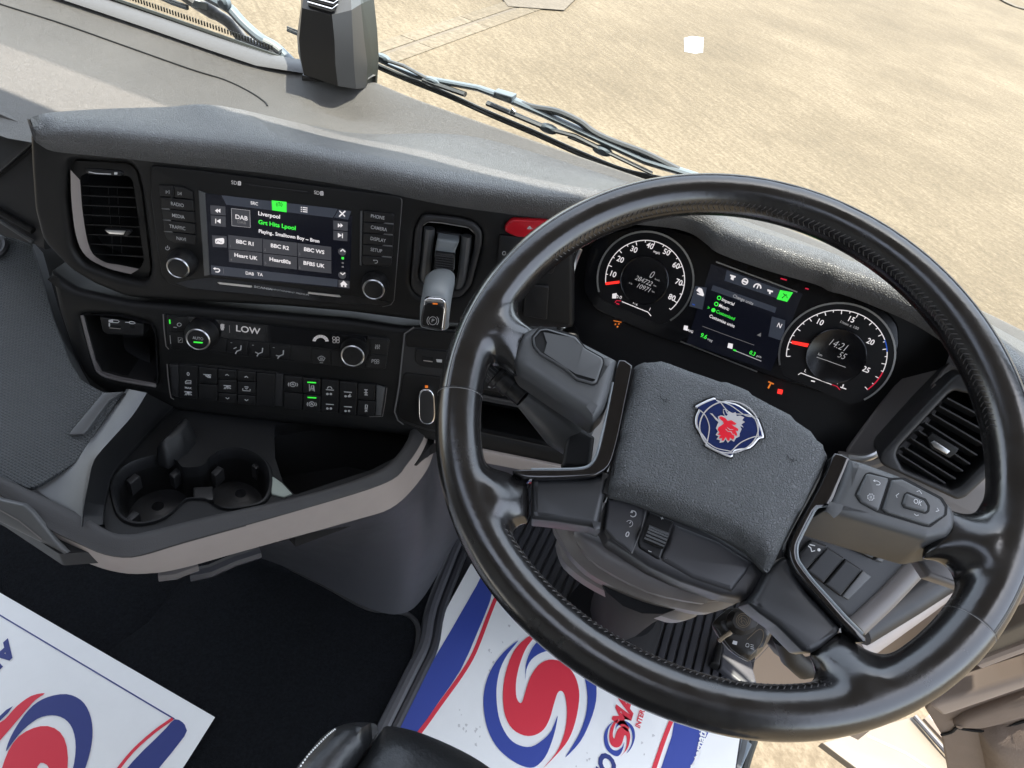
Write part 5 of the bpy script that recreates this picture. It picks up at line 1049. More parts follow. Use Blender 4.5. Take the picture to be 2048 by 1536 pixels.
# lower spokes
sl_ = a5((556, 1094), (700, 1088), (870, 1088), (930, 1072), (972, 1040), (985, 1050), (975, 1120), (950, 1220), (925, 1325), (940, 1372), (870, 1348), (700, 1322), (556, 1306))
f = MB(); f.prism(WH, rnd(sl_, 3), -.034, -.003, K['spoke'], bev=.005, seg=4); f.link('lower_spoke', swl, ang=50)
sr_ = a3((508, 312), (530, 335), (560, 440), (620, 530), (700, 612), (815, 738), (800, 765), (700, 850), (640, 880), (600, 870), (450, 720), (350, 650), (282, 592), (340, 510), (400, 395), (470, 330))
f = MB(); f.prism(WH, rnd(sr_, 3), -.034, -.003, K['spoke'], bev=.005, seg=4); f.link('lower_spoke', swl, ang=50)
# upper pods
pl1 = a5((470, 330), (490, 290), (530, 255), (580, 237), (650, 240), (780, 290), (1036, 422), (1036, 440), (1000, 600), (965, 700), (900, 770), (700, 640), (480, 490), (452, 430))
f = MB(); f.prism(WH, rnd(pl1, 8), -.026, .009, K['pod'], bev=.012, seg=6)
p1 = f.link('thumb_pod', swl, ang=50)
bt = a5((560, 315), (600, 268), (640, 262), (800, 308), (850, 372), (945, 425), (952, 450), (915, 560), (890, 570), (800, 545), (740, 490), (600, 405), (568, 365))
f = MB(); f.prism(WH, sh2 if False else [(x+(x-1130)*.03, y+(y-712)*.05) for x, y in bt], .004, .0102, K['gap'], rad=3); f.prism(WH, rnd(bt, 4), .004, .0118, K['pod'], bev=.0018, seg=3, holes=[a5((640, 300), (770, 325), (826, 365), (790, 495), (640, 395), (655, 345))])
qa = [WH.P(p, .0118) for p in a5((640, 300), (770, 325), (826, 365), (790, 495), (640, 395), (655, 345))]; qi = [WH.P(p, .0095) for p in a5((660, 345), (760, 378))]
f.add(qa+qi, [(0, 1, 7, 6), (1, 2, 7), (2, 3, 7), (3, 4, 6, 7), (4, 5, 6), (5, 0, 6)], K['pod']); f.link('thumb_button', p1, ang=50)
pr = a7((515, 142), (650, 180), (950, 290), (1330, 490), (1400, 552), (1432, 640), (1425, 760), (1380, 860), (1310, 965), (1180, 985), (700, 870), (240, 765), (250, 700), (345, 575), (430, 380))
f = MB(); f.prism(WH, rnd(a7((515, 142), (650, 180), (950, 290), (1330, 490), (1410, 560), (1442, 660), (1425, 760), (1370, 820), (1180, 860), (700, 720), (290, 600), (345, 570), (430, 380)), 6), -.034, .009, K['pod'], bev=.008, seg=5, flare=.011); p2 = f.link('control_pod', swl, ang=50)
w1 = a7((550, 470), (570, 420), (640, 290), (680, 272), (850, 322), (980, 320), (1300, 490), (1345, 560), (1340, 640), (1200, 745), (1150, 740), (770, 625), (740, 615), (600, 540))
PH = .0095
f = MB(); f.prism(WH, w1, .0, PH-.0002, K['gap'], rad=3)
c1 = a7((575, 465), (655, 290), (680, 285), (840, 322), (845, 340), (765, 590), (750, 605), (610, 530))
f.prism(WH, c1, PH-.002, PH+.0018, K['pod'], bev=.0018, rad=2); hb = PH+.0021
f.ribbon(WH, cr(a7((720, 350), (745, 350), (768, 365), (762, 382), (735, 382)), 3), 1.3, hb, K['ink']); f.flat(WH, a7((708, 348), (726, 336), (726, 358)), hb, K['ink'])
g_ = a7((690, 487))[0]; f.ribbon(WH, [(g_[0]+(5.5+(i % 2)*1.6)*math.cos(i*.3927), g_[1]+(5.5+(i % 2)*1.6)*math.sin(i*.3927)) for i in range(17)], 1.1, hb, K['ink'])
for d in (-2, 0, 2): f.ribbon(WH, [(g_[0]-2.5, g_[1]+d), (g_[0]+2.5, g_[1]+d)], .8, hb, K['ink'])
f.link('menu_button', p2)
f = MB(); f.prism(WH, a7((870, 340), (960, 330), (1285, 500), (1330, 570), (1325, 640), (1190, 725), (1150, 720), (830, 620), (790, 590)), PH-.002, PH+.0018, K['pod'], bev=.0020, rad=3, holes=[])
for pts in (((930, 455), (905, 475), (915, 492)), ((1082, 440), (1105, 432), (1125, 460)), ((1255, 580), (1272, 602), (1245, 610)), ((1060, 630), (1078, 645), (1098, 640))): f.ribbon(WH, a7(*pts), 1.2, hb, K['ink'])
f.link('direction_pad', p2)
f = MB(); f.prism(WH, a7((950, 545), (975, 460), (1000, 440), (1160, 500), (1195, 560), (1190, 610), (1160, 632), (970, 580)), PH, PH+.0021, K['gap'], rad=2); f.prism(WH, a7((968, 540), (992, 462), (1005, 452), (1150, 512), (1182, 565), (1178, 600), (1155, 615), (985, 568)), PH+.001, PH+.0045, K['pod'], bev=.002, rad=2); f.text(WH, a7((1090, 532))[0], 'OK', 10, K['ink'], PH+.0048, sx=.8); f.link('confirm_button', p2)
# cruise control pod
cp = a6((130, 470), (168, 182), (260, 176), (372, 178), (560, 236), (760, 300), (950, 382), (1250, 528), (1430, 640), (1620, 762), (1730, 930), (1690, 1010), (1600, 1130), (1540, 1168), (1300, 1125), (900, 990), (600, 850), (400, 720), (180, 580))
f = MB(); f.prism(WH, rnd(cp, 3), -.052, -.0160, K['cruise'], bev=.007, seg=5)
pc = f.link('cruise_pod', swl, ang=50); ch = -.0160
f = MB(); f.prism(WH, a6((820, 420), (1250, 590), (1585, 800), (1540, 900), (1400, 1080), (1385, 1090), (1000, 960), (700, 790), (690, 740)), -.018, -.0140, K['cruise'], bev=.004, rad=3); f.link('pod_cover', pc)
f = MB(); f.prism(WH, a6((172, 188), (372, 182), (552, 236), (500, 480), (408, 715), (250, 600), (140, 480)), -.018, -.0150, K['cruise'], bev=.002, rad=2)
f.ribbon(WH, a6((562, 238), (500, 490), (408, 718)), 1.8, -.0140, K['edge']); f.ribbon(WH, a6((170, 184), (370, 178), (560, 234), (760, 300), (940, 380)), 1.2, -.0140, K['edge'])
q_ = a6((420, 330))[0]; f.ribbon(WH, [(q_[0]+6*math.cos(t_), q_[1]+6*math.sin(t_)) for t_ in np.linspace(-1.9, 2.6, 12)], 1.9, -.0145, K['ink']); f.flat(WH, a6((392, 318), (410, 290), (418, 322)), -.0145, K['ink'])
q_ = a6((385, 425))[0]; f.ribbon(WH, [(q_[0]+6.5*math.cos(t_), q_[1]+6.5*math.sin(t_)) for t_ in np.linspace(-2.6, 1.6, 12)], 1.0, -.0145, K['ink']); f.ribbon(WH, [(q_[0], q_[1]), (q_[0]+3, q_[1]-4)], 1.4, -.0145, K['ink'])
f.text(WH, a6((364, 532))[0], '0', 11, K['ink'], -.0145, bold=.015); f.link('cruise_button', pc)
f = MB(); f.prism(WH, a6((575, 300), (820, 400), (690, 770), (660, 770), (480, 660), (470, 600)), -.018, -.0136, K['btn'], bev=.002, rad=3)
rl = [WH.P(p, -.0105) for p in a6((545, 520), (735, 600))]; f.tube(rl, .0062, K['gap'], 14)
for k in range(6): an = .3+k*.42; o_ = WH.n*.0062*math.sin(an)+WH.v*.0062*math.cos(an); f.tube([rl[0]+o_, rl[1]+o_], .0009, K['pod'], 5)
f.text(WH, a6((702, 376))[0], '+', 9, K['ink'], -.0130); f.ribbon(WH, a6((568, 690), (600, 702)), 1.4, -.0130, K['ink']); f.link('thumb_roller', pc)

# ================================================================== STEERING COLUMN
col = thing('steering_column', 'taupe steering column shroud with stalks below the wheel hub', 'steering column', WH.W(0, -.05, -.1))
s1 = [(1112, 1045), (1130, 1040), (1200, 1052), (1240, 1110), (1300, 1150), (1420, 1190), (1492, 1196), (1480, 1212), (1440, 1219), (1400, 1218), (1300, 1195), (1200, 1150), (1155, 1110), (1130, 1080)]
s2 = [(1125, 1080), (1150, 1090), (1250, 1150), (1400, 1215), (1412, 1222), (1390, 1234), (1362, 1235), (1300, 1212), (1200, 1168), (1140, 1128), (1126, 1105)]
s3 = [(1150, 1060), (1190, 1068), (1200, 1090), (1300, 1150), (1430, 1196), (1400, 1204), (1300, 1185), (1200, 1130), (1165, 1095)]
f = MB(); f.pillow(WH, cr([(1120, 1000), (1250, 1000), (1500, 1130), (1500, 1190), (1440, 1220), (1380, 1214), (1300, 1195), (1200, 1150), (1150, 1108), (1125, 1070), (1110, 1040)], 3, True), -.085, -.062, K['taupe2'], r=.015, step=.008, base=-.11)
f.link('upper_shroud', col, ang=50)
f = MB(); f.pillow(WH, cr([(1150, 1060), (1190, 1066), (1300, 1120), (1450, 1190), (1420, 1202), (1400, 1204), (1300, 1182), (1200, 1130), (1160, 1090)], 3, True), -.060, -.054, K['taupe2'], r=.006, step=.006, base=-.07); f.link('shroud_panel', col, ang=50)
f = MB(); f.pillow(WH, cr([(1122, 1060), (1200, 1080), (1420, 1200), (1410, 1224), (1388, 1235), (1355, 1235), (1290, 1210), (1200, 1168), (1145, 1130), (1124, 1100)], 3, True), -.125, -.100, K['taupe2'], r=.018, step=.008, base=-.16); f.link('lower_shroud', col, ang=50)
base_ = [onz((1290, 1235), -.86), onz((1280, 1190), -.80), WH.P((1290, 1130), -.16)]
f = MB(); bz = onz((1235, 1225), -1.0)
f.tube([bz+np.array([0, 0, -.06]), bz+np.array([.0, .0, .0]), bz+np.array([.004, .0, .03])], [.085, .075, .055], K['boot'], 24); f.tube([bz, bz*.4+WH.P((1300, 1130), -.12)*.6, WH.P((1300, 1110), -.10)], [.045, .042, .05], K['boot'], 18); f.link('column_boot', col)
# left stalk
f = MB(); A = WH.P((985, 733), -.050); B = WH.P((1050, 790), -.058); D = WH.P((1125, 850), -.075)
f.tube([A, A*.8+B*.2], .0135, K['plas2'], 20); f.tube([A*.78+B*.22, A*.66+B*.34], .0150, K['btn'], 20); f.tube([A*.66+B*.34, A*.5+B*.5], .0125, K['plas2'], 20); f.tube([A*.5+B*.5, A*.36+B*.64], .0138, K['btn'], 20); f.tube([A*.36+B*.64, B], .0120, K['btn'], 20)
for i in range(28): an = 2*math.pi*i/28; dv = (B-A)/np.linalg.norm(B-A); x_ = np.cross(dv, WH.n); x_ /= np.linalg.norm(x_); y_ = np.cross(dv, x_); o_ = .0136*(x_*math.cos(an)+y_*math.sin(an)); f.tube([A+o_, A*.8+B*.2+o_], .0005, K['pod'], 4)
f.tube([B, B*.5+D*.5, D, D+(D-B)*.5], [.012, .017, .022, .02], K['pod'], 18); f.link('stalk', col, ang=60)
f = MB(); f.prism(WH, [(1142, 843), (1190, 872), (1182, 935), (1122, 935), (1130, 890)], -.12, -.060, K['plas'], bev=.004, rad=4); f.link('stalk_base', col)
f = MB(); f.prism(WH, a3((1235, 325), (1330, 318), (1440, 345), (1520, 400), (1530, 470), (1512, 508), (1310, 440)), -.060, -.048, K['taupe2'], bev=.004, rad=3);
f.link('stalk', col)
ky = thing('ignition_key', 'black ignition key with griffin mark and a remote fob hanging under the column', 'key', WH.P((1480, 1250), -.13))
KF = Frame(WH.P((1480, 1250), -.13), u=WH.u, v=WH.v)
f = MB(); f.pillow(KF, cr(a3((165, 630), (210, 612), (320, 640), (420, 700), (440, 740), (400, 830), (320, 912), (280, 918), (180, 850), (95, 730), (100, 690)), 3, True), -.006, .004, K['key'], r=.006, step=.004, base=-.010)
f.ribbon(KF, cr(a3((95, 735), (180, 855), (280, 918), (320, 914), (400, 830)), 3), 1.0, .0045, K['edge']); f.ribbon(KF, cr(a3((270, 800), (340, 740), (365, 770), (345, 830), (290, 895)), 3), 1.2, .0045, K['brass'])
for k_ in range(3): f.ribbon(KF, a3((290, 828+k_*11), (308, 833+k_*11)), 1.1, .0046, K['ink'])
f.ribbon(KF, cr(a3((268, 822), (280, 826), (278, 842), (262, 838)), 3, True), 1.0, .0046, K['ink'], closed=True); f.flat(KF, a3((190, 805), (215, 812), (210, 832), (185, 824)), .0046, K['ink']); f.link('remote_fob', ky, ang=50)
f = MB(); f.pillow(KF, [(a3((255+93*math.cos(t_), 692+82*math.sin(t_)))[0]) for t_ in np.linspace(0, 6.2, 30)], .006, .013, K['key'], r=.004, step=.004, base=.004)
for r_ in (40, 30): f.ribbon(KF, [a3((248+r_*math.cos(t_), 690+r_*math.sin(t_)))[0] for t_ in np.linspace(0, 6.28, 20)], 1.0, .0134, K['brass'])
for p_ in (((225, 690), (240, 670), (262, 684), (270, 705)), ((232, 700), (250, 690), (262, 708)), ((240, 675), (236, 700), (250, 716))): f.ribbon(KF, a3(*p_), 1.0, .0134, K['brass'])
f.link('key_head', ky, ang=50)
f = MB(); f.prism(KF, a3((105, 795), (175, 745), (188, 765), (180, 775), (150, 790), (120, 818), (108, 808)), .006, .010, K['brass'], bev=.0008); f.tube([KF.P(p, .014) for p in a3((290, 660), (312, 628), (340, 600))], .002, K['chrome'], 8); f.link('key_blade', ky)
f = MB(); f.prism(RS, a3((490, 780), (540, 800), (600, 880), (640, 960), (630, 985), (560, 980), (500, 900)), -.20, -.12, K['plas'], bev=.01, rad=6); f.link('column_bracket', col)

# ================================================================== SENSOR HOUSING ON THE DASH
hs = thing('camera_housing', 'tall black camera housing with slotted top standing at the foot of the windscreen', 'camera housing', onz((665, 165), -.372))
y0 = .752; H_ = [[(596, -150), (604, -150), (655, -150), (690, -150), (715, -150), (722, -150)], [(602, -40), (612, -40), (660, -30), (700, -40), (716, -34), (721, -30)], [(602, 12), (604, 16), (664, 30), (703, 20), (722, 8), (727, 6)], [(594, 70), (598, 78), (669, 80), (706, 80), (728, 75), (734, 70)], [(596, 104), (601, 116), (671, 130), (708, 130), (735, 130), (738, 125)], [(605, 135), (608, 150), (676, 172), (712, 178), (732, 176), (735, 180)]]
Y_ = [[.88, .86, .86, .87, .88, .89], [.83, .79, .79, .82, .86, .875], [.79, .755, .755, .775, .81, .82], [.785, .752, .752, .772, .80, .812], [.785, .752, .752, .772, .80, .812], [.79, .754, .754, .772, .797, .806]]
G_ = [[ony(p, y) for p, y in zip(r_, yy)] for r_, yy in zip(H_, Y_)]
f = MB()
def facet(c0, c1, m_): f.loft([[r_[c0], r_[c1]] for r_ in G_], m_)
facet(0, 1, K['hous2'])
f.loft([[r_[1], r_[2]] for r_ in G_[1:]], K['hous']); f.loft([[r_[1], r_[2]] for r_ in G_[:2]], K['hous2'])
facet(2, 3, K['hous2']); facet(3, 4, K['hous2']); facet(4, 5, K['gask'])
bk = [[r_[0]+np.array([.004, .05, 0]), r_[5]+np.array([-.004, .03, 0])] for r_ in G_]
f.loft([[r_[5], b_[1]] for r_, b_ in zip(G_, bk)], K['gask']); f.loft([[b_[1], b_[0]] for b_ in bk], K['hous']); f.loft([[b_[0], r_[0]] for r_, b_ in zip(G_, bk)], K['hous'])
f.add(G_[0]+bk[0][::-1], [tuple(range(8))], K['hous2']); f.add(G_[-1]+bk[-1][::-1], [tuple(range(8))], K['hous'])
f.link('shell', hs, ang=18)
HT = Frame(ony((650, 8), .772), u=np.array([.97, .0, -.0]), v=np.array([0, .5, .86]))
uu = G_[2][2]-G_[2][1]; uu /= np.linalg.norm(uu); vv = G_[1][1]-G_[2][1]; vv -= uu*(uu@vv); vv /= np.linalg.norm(vv); HT = Frame(G_[2][1], u=uu, v=vv)
for k in range(5):
    f = MB(); y_ = 11-k*11; f.prism(HT, [(618-k, y_-7), (622, y_-9), (664+k*3, y_+6), (672+k*3, y_+2), (668+k*3, y_+10), (662+k*3, y_+12), (616-k, y_-1)], .0005, .003, K['slot']); f.ribbon(HT, [(615-k, y_-8), (664+k*3, y_+6), (676+k*3, y_-3)], 2.6, .0045, K['badge_w']); f.link('slot', hs)
f = MB(); fz = onz((665, 170), -.372); f.prism(Frame(fz, u=(1, 0, 0), v=(0, 1, 0)), [(604, 150), (606, 146), (640, 150), (735, 176), (734, 182), (722, 184), (700, 182)], -.01, .006, K['hous'], bev=.001); f.link('foot', hs)

# ================================================================== WIPERS (outside the glass)
WV = Frame((0, .905, 0), u=(1, 0, 0), v=(0, 0, 1))
def wp(p, h=0): return WV.P(p, h)
w1_ = thing('wiper', 'long wiper blade and black hose lying along the lower right edge of the windscreen', 'wiper', wp((1050, 230)), 'windscreen wipers')
f = MB(); f.tube([wp(p, .010) for p in z2((560, 265), (760, 350), (1040, 402), (1190, 455), (1340, 520), (1600, 640), (1800, 730), (2060, 812))], [.003, .006, .007, .0085, .008, .008, .009, .008], K['arm'], 10, sy=.6); f.link('arm', w1_)
f = MB()
for o_, m_, r_ in ((0, 'armd', .0022), (7, 'armb', .0012), (13, 'armd', .0022), (20, 'armb', .0011)):
    f.tube([wp((x, y+o_*.42), .004) for x, y in cr(z2((545, 278), (700, 345), (900, 425), (1100, 515), (1300, 600), (1500, 690), (1700, 770), (1880, 810)), 4)], r_, K[m_], 6)
f.link('blade', w1_)
f = MB(); f.tube([wp(p, .012) for p in cr(z2((1195, 462), (1290, 490), (1400, 510), (1500, 555), (1560, 600), (1640, 640), (1800, 700), (1950, 775)), 5)], .0045, K['armd'], 8); f.link('washer_hose', w1_)
f = MB()
for pts, r_ in ((((580, 262), (700, 300), (820, 365)), .004), (((790, 362), (850, 385), (980, 430)), .006), (((1080, 470), (1200, 520), (1330, 575)), .006), (((1330, 580), (1480, 620), (1620, 690)), .005), (((1450, 620), (1620, 690), (1830, 790)), .0045)): f.tube([wp(p, .016) for p in z2(*pts)], r_, K['armd'], 8, sy=.6)
for p in ((600, 265), (830, 372), (1360, 585), (1605, 685)): f.lathe(WV, z2(p)[0], [(.010, .012), (.010, .019), (.006, .021)], K['arm'], hc=.015, n=14, sx=1.3, sy=.55)
f.prism(WV, z2((1110, 415), (1195, 440), (1190, 470), (1100, 445)), .01, .024, K['arm'], bev=.002); f.ribbon(WV, z2((1120, 430), (1160, 455), (1180, 452)), 5, .0245, K['armb'])
f.tube([wp(p, .02) for p in z2((1185, 520), (1195, 495), (1208, 510))], .002, K['armb'], 6); f.link('linkage', w1_)
w2_ = thing('wiper', 'short grey wiper arm with ribbed black boot at the top left of the windscreen', 'wiper', wp((500, 70)), 'windscreen wipers')
zc = Z(4.876, 200, 0)
f = MB(); f.tube([wp(p, .014) for p in cr(zc((1000, -60), (1150, 20), (1270, 90), (1400, 230), (1560, 370), (1700, 450), (1800, 540), (1880, 620)), 4)], .0095, K['arm'], 10, sy=.7)
f.tube([wp(p, .024) for p in cr(zc((1600, 400), (1680, 440), (1760, 500)), 4)], .004, K['armb'], 8)
f.lathe(WV, zc((1222, 28))[0], [(.009, .018), (.009, .026), (.005, .029)], K['arm'], hc=.02, n=16); f.link('arm', w2_)
f = MB(); f.tube([wp(p, .006) for p in cr(zc((820, -60), (920, 10), (1000, 60), (1150, 150), (1260, 220), (1320, 290), (1400, 390), (1500, 470), (1680, 540)), 4)], [.012]*12+[.010]*13+[.014]*8, K['armw'], 12, sy=.8)
for k in range(9): f.tube([wp(p, .018) for p in zc((900+k*17, 60+k*4), (935+k*14, 0+k*5))], .0016, K['armb'], 5)
f.link('boot', w2_)
f = MB()
for o_ in (0, 20, 44): f.tube([wp(p, .01) for p in zc((560, -70+o_), (700, 0+o_*.9), (850, 55+o_*.8))], .0016, K['armd'] if o_ != 20 else K['armb'], 6)
f.tube([wp(p, .01) for p in zc((850, 52), (855, 92))], .0022, K['armd'], 6)
for o_ in (0, 22, 36): f.tube([wp(p, .01) for p in zc((1825, 262+o_), (1960, 318+o_), (2100, 380+o_))], .0014, K['armd'] if o_ != 22 else K['armb'], 6)
f.link('blade_end', w2_)

# ================================================================== FLOOR, MATS, PAPERS
FLZ = -1.045
FF = Frame((0, 0, FLZ), u=(1, 0, 0), v=(0, 1, 0))
f = MB(); f.prism(FF, [(-.95, -.35), (-.165, -.35), (-.165, .70), (-.30, .98), (-.95, .98)], -.03, .0, K['carpet'], local=True)
tag(f.link('carpet'), 'plain black carpet covering the tunnel floor between the seats', 'carpet')
cpb = [(300, 1240), (360, 1165), (400, 1150), (440, 1140), (485, 1110), (515, 1100), (590, 1140), (650, 1170), (735, 1216), (790, 1222), (820, 1232), (836, 1255), (833, 1300), (815, 1350), (770, 1440), (700, 1560)]
f = MB(); f.prism(FF, cr(cpb, 3)+[(300, 1700), (200, 1700), (220, 1300)], .001, .008, K['carpet'], bev=.003)
fm = f.link('floor_mat'); tag(fm, 'black carpet floor mat with piped curved edge left of the driver footwell', 'floor mat')
f = MB(); f.tube([FF.P(p, .009) for p in cr(cpb[3:], 4)], .0042, K['piping'], 8); f.link('piping', fm)
f = MB(); ed = cr([(940, 1020), (925, 1060), (900, 1120), (862, 1220), (848, 1290), (820, 1350), (768, 1455), (700, 1600)], 4)
f.tube([FF.P(p, .006) for p in ed], .010, K['kick'], 10); f.tube([FF.P((x+18, y+3), .003) for x, y in ed], .009, K['rubber'], 10); tag(f.link('sill_strip'), 'dark rounded trim strip between the carpet and the driver footwell', 'trim strip')
rm = MB(); rm.add([(-.175, -.1, FLZ-.006), (.34, -.1, FLZ-.006), (.34, 1.05, FLZ-.006), (-.175, 1.05, FLZ-.006), (-.175, -.1, FLZ-.02), (.34, -.1, FLZ-.02), (.34, 1.05, FLZ-.02), (-.175, 1.05, FLZ-.02)], [(0, 1, 2, 3), (4, 5, 6, 7), (0, 1, 5, 4), (1, 2, 6, 5), (2, 3, 7, 6), (3, 0, 4, 7)], K['rubber'])
for k in range(32):
    x = -.145+k*.0150; 
    if x < .315: rm.prism(FF, [(x, .15), (x+.0108, .15), (x+.0108, 1.03), (x, 1.03)], -.006, .0, K['rubber'], bev=.0018, local=True)
tag(rm.link('rubber_mat'), 'dark ribbed rubber mat in the driver footwell', 'rubber mat')
# footwell front wall and pedals
f = MB(); f.loft([[np.array([x, 1.0-.0, FLZ]) for x in (-.20, .45)], [np.array([x, 1.06, -.90]) for x in (-.20, .45)], [np.array([x, 1.0, -.55]) for x in (-.20, .45)], [np.array([x, .80, -.47]) for x in (-.20, .45)]], K['plas']); f.link('footwell_wall', dash, recalc=False)
f = MB(); f.prism(FF, b2((1010, 760), (1060, 700), (1396, 900), (1500, 1300), (1300, 1330), (980, 1080)), .0, .012, K['kick'], bev=.004, rad=4); f.prism(FF, b2((880, 1000), (960, 740), (1020, 700), (1030, 760), (980, 1050)), .0, .018, K['plas'], bev=.004); tag(f.link('footrest'), 'smooth grey footrest plate at the right edge of the rubber mat', 'footrest')

def paper(name, label, corners, th=.0012):
    f = MB(); f.prism(PFr, corners, .0, th, K['paper']); o = f.link(name); return tag(o, label, 'paper mat', 'printed paper floor mats')
PFr = Frame((0, 0, FLZ+.002), u=(1, 0, 0), v=(0, 1, 0))
c0, c1, c2 = [np.array(PFr.hit(p)) for p in ((942, 1128), (763, 1455), (1490, 1402))]
def lp2(fr_, pts): return [fr_.P(p) for p in pts]
pm = MB(); w_ = c2-c0; d_ = (c1-c0)*1.4
pm.prism(PFr, [tuple(c0), tuple(c0+w_), tuple(c0+w_+d_), tuple(c0+d_)], 0, .0012, K['paper'], local=True)
po = tag(pm.link('paper_mat'), 'printed white paper mat with full red and blue S logo on the driver floor', 'paper mat', 'printed paper floor mats')
pg = MB(); g1_ = .0017; g2_ = .0020; g3_ = .0024
def inpap(pts): return pts
pg.flat(PFr, cr(a2((548, 258), (575, 285), (600, 345), (570, 440), (520, 560), (440, 740), (330, 900), (215, 1062), (160, 1062), (125, 1032), (135, 990), (230, 810), (400, 520), (520, 310)), 2, True), g1_, K['ink_b'])
pg.ribbon(PFr, cr(a2((655, 320), (620, 372), (580, 470), (510, 650), (440, 770), (330, 922), (225, 1066), (120, 1180)), 4), 7.5, g1_, K['ink_r'])
ringb = a2((735, 590), (660, 650), (600, 730), (565, 820), (555, 920), (575, 1040), (620, 1130), (680, 1190), (750, 1232), (815, 1240), (870, 1190), (905, 1110), (925, 1040), (935, 975), (905, 1050), (860, 1100), (800, 1135), (740, 1128), (690, 1095), (650, 1030), (628, 950), (622, 840), (640, 740), (680, 660))
reds = a2((838, 548), (790, 568), (730, 620), (690, 690), (662, 790), (655, 890), (668, 980), (705, 1045), (765, 1078), (820, 1075), (865, 1045), (895, 990), (915, 920), (935, 860), (955, 850), (972, 872), (982, 930), (980, 1010), (962, 1090), (925, 1170), (860, 1246), (935, 1170), (990, 1100), (1025, 1010), (1045, 900), (1040, 820), (1010, 750), (955, 700), (890, 690), (835, 720), (795, 780), (768, 860), (752, 908), (735, 905), (722, 868), (724, 790), (745, 700), (780, 620))
ringu = a2((770, 795), (775, 740), (800, 690), (850, 655), (920, 640), (985, 660), (1040, 710), (1075, 790), (1088, 880), (1080, 970), (1050, 1060), (1005, 1140), (975, 1190), (1050, 1110), (1100, 1010), (1132, 900), (1130, 790), (1100, 700), (1050, 640), (985, 598), (915, 575), (860, 578), (820, 610), (790, 660), (772, 720))
ringb, ringu, reds = cr(ringb, 3, True), cr(ringu, 3, True), cr(reds, 3, True)
for pl_, m_ in ((ringb, 'ink_b'), (ringu, 'ink_b'), (reds, 'ink_r')): pg.flat(PFr, pl_, g2_, K[m_])
def aff(pl, s, dx, dy): c_ = a2((845, 900))[0]; t_ = a2((1252+dx, 1090+dy))[0]; return [(t_[0]+(x-c_[0])*s, t_[1]+(y-c_[1])*s) for x, y in pl]
for pl_, m_ in ((ringb, 'ink_b'), (ringu, 'ink_b'), (reds, 'ink_r')): pg.flat(PFr, aff(pl_, .275, 0, 0), g2_, K[m_])
TX = Frame(PFr.o, u=(0, 1, 0), v=(-1, 0, 0))
pg.text(TX, a2((1255, 1040))[0], 'MART', 34, K['ink_r'], g2_, 'LEFT', sx=.95, shear=.22, bold=.05); pg.text(TX, a2((1345, 1038))[0], 'INTERNATIONAL', 10, K['ink_r'], g2_, 'LEFT', sx=1.0, bold=.03)
pg.text(TX, a2((1205, 1190))[0], 'AUTO', 34, K['ink_n'], g2_, 'RIGHT', sx=.95, shear=.22, bold=.05)
pg.flat(PFr, a2((1545, 930), (1600, 945), (1735, 1010), (1480, 1500), (1330, 1500), (1465, 1244), (1520, 1080)), g1_, K['ink_b'])
pg.ribbon(PFr, cr(a2((1590, 850), (1545, 940), (1490, 1070), (1430, 1244), (1380, 1400)), 3), 8, g2_, K['ink_r'])
pg.text(TX, a2((1700, 960))[0], 'International', 15.5, K['paper'], g3_, 'RIGHT', sx=1.05, bold=.03)
pg.link('print', po, recalc=False)
random.seed(7); pg = MB()
for k in range(26):
    x, y = random.choice([(620, 700), (560, 690), (450, 990), (500, 1080), (650, 560), (1050, 1180), (1080, 1230), (1400, 1120)]); x += random.uniform(-40, 40); y += random.uniform(-60, 60)
    r_ = random.uniform(4, 11); pts = [(x+r_*random.uniform(.3, 1)*math.cos(t_), y+r_*1.5*random.uniform(.3, 1)*math.sin(t_)) for t_ in np.linspace(0, 5.9, 9)]; pg.flat(PFr, a2(*pts), .0014, K['smudge'])
pg.link('scuffs', po, recalc=False)
pf2 = MB(); e0, e1, e2 = [np.array(PFr.hit(p)) for p in ((430, 1435), (0, 1186), (366, 1536))]
w_ = (e1-e0); w_ = w_/np.linalg.norm(w_)*.60; d_ = (e2-e0); d_ = d_/np.linalg.norm(d_)*.42
PG = Frame(PFr.o+np.array([0, 0, .008]), u=(1, 0, 0), v=(0, 1, 0))
e0, e1, e2 = [np.array(PG.hit(p)) for p in ((430, 1435), (0, 1186), (366, 1536))]; w_ = (e1-e0); w_ = w_/np.linalg.norm(w_)*.60; d_ = (e2-e0); d_ = d_/np.linalg.norm(d_)*.42
pf2.prism(PG, [tuple(e0), tuple(e0+w_), tuple(e0+w_+d_), tuple(e0+d_)], 0, .0012, K['paper'], local=True)
po2 = tag(pf2.link('paper_mat'), 'printed white paper mat lying on the black carpet, cut off at lower left', 'paper mat', 'printed paper floor mats')
pg = MB(); pg.ribbon(PG, a1((-200, 685), (0, 796), (840, 1296)), 2.4, g1_, K['ink_n'])
pg.flat(PG, cr(a1((842, 1297), (880, 1312), (896, 1340), (888, 1380), (760, 1540), (690, 1620), (540, 1640), (640, 1500), (740, 1400), (800, 1340)), 2, True), g1_, K['ink_n'])
pg.ribbon(PG, cr(a1((832, 1294), (740, 1360), (640, 1450), (560, 1550), (500, 1640)), 3), 6.5, g2_, K['ink_r'])
pg.flat(PG, cr(a1((28, 1452), (50, 1385), (100, 1300), (160, 1230), (230, 1190), (320, 1176), (390, 1205), (430, 1265), (446, 1350), (435, 1450), (400, 1560), (350, 1640), (310, 1640), (350, 1540), (365, 1430), (350, 1345), (310, 1295), (250, 1278), (180, 1295), (110, 1350), (60, 1410)), 3, True), g2_, K['ink_n'])
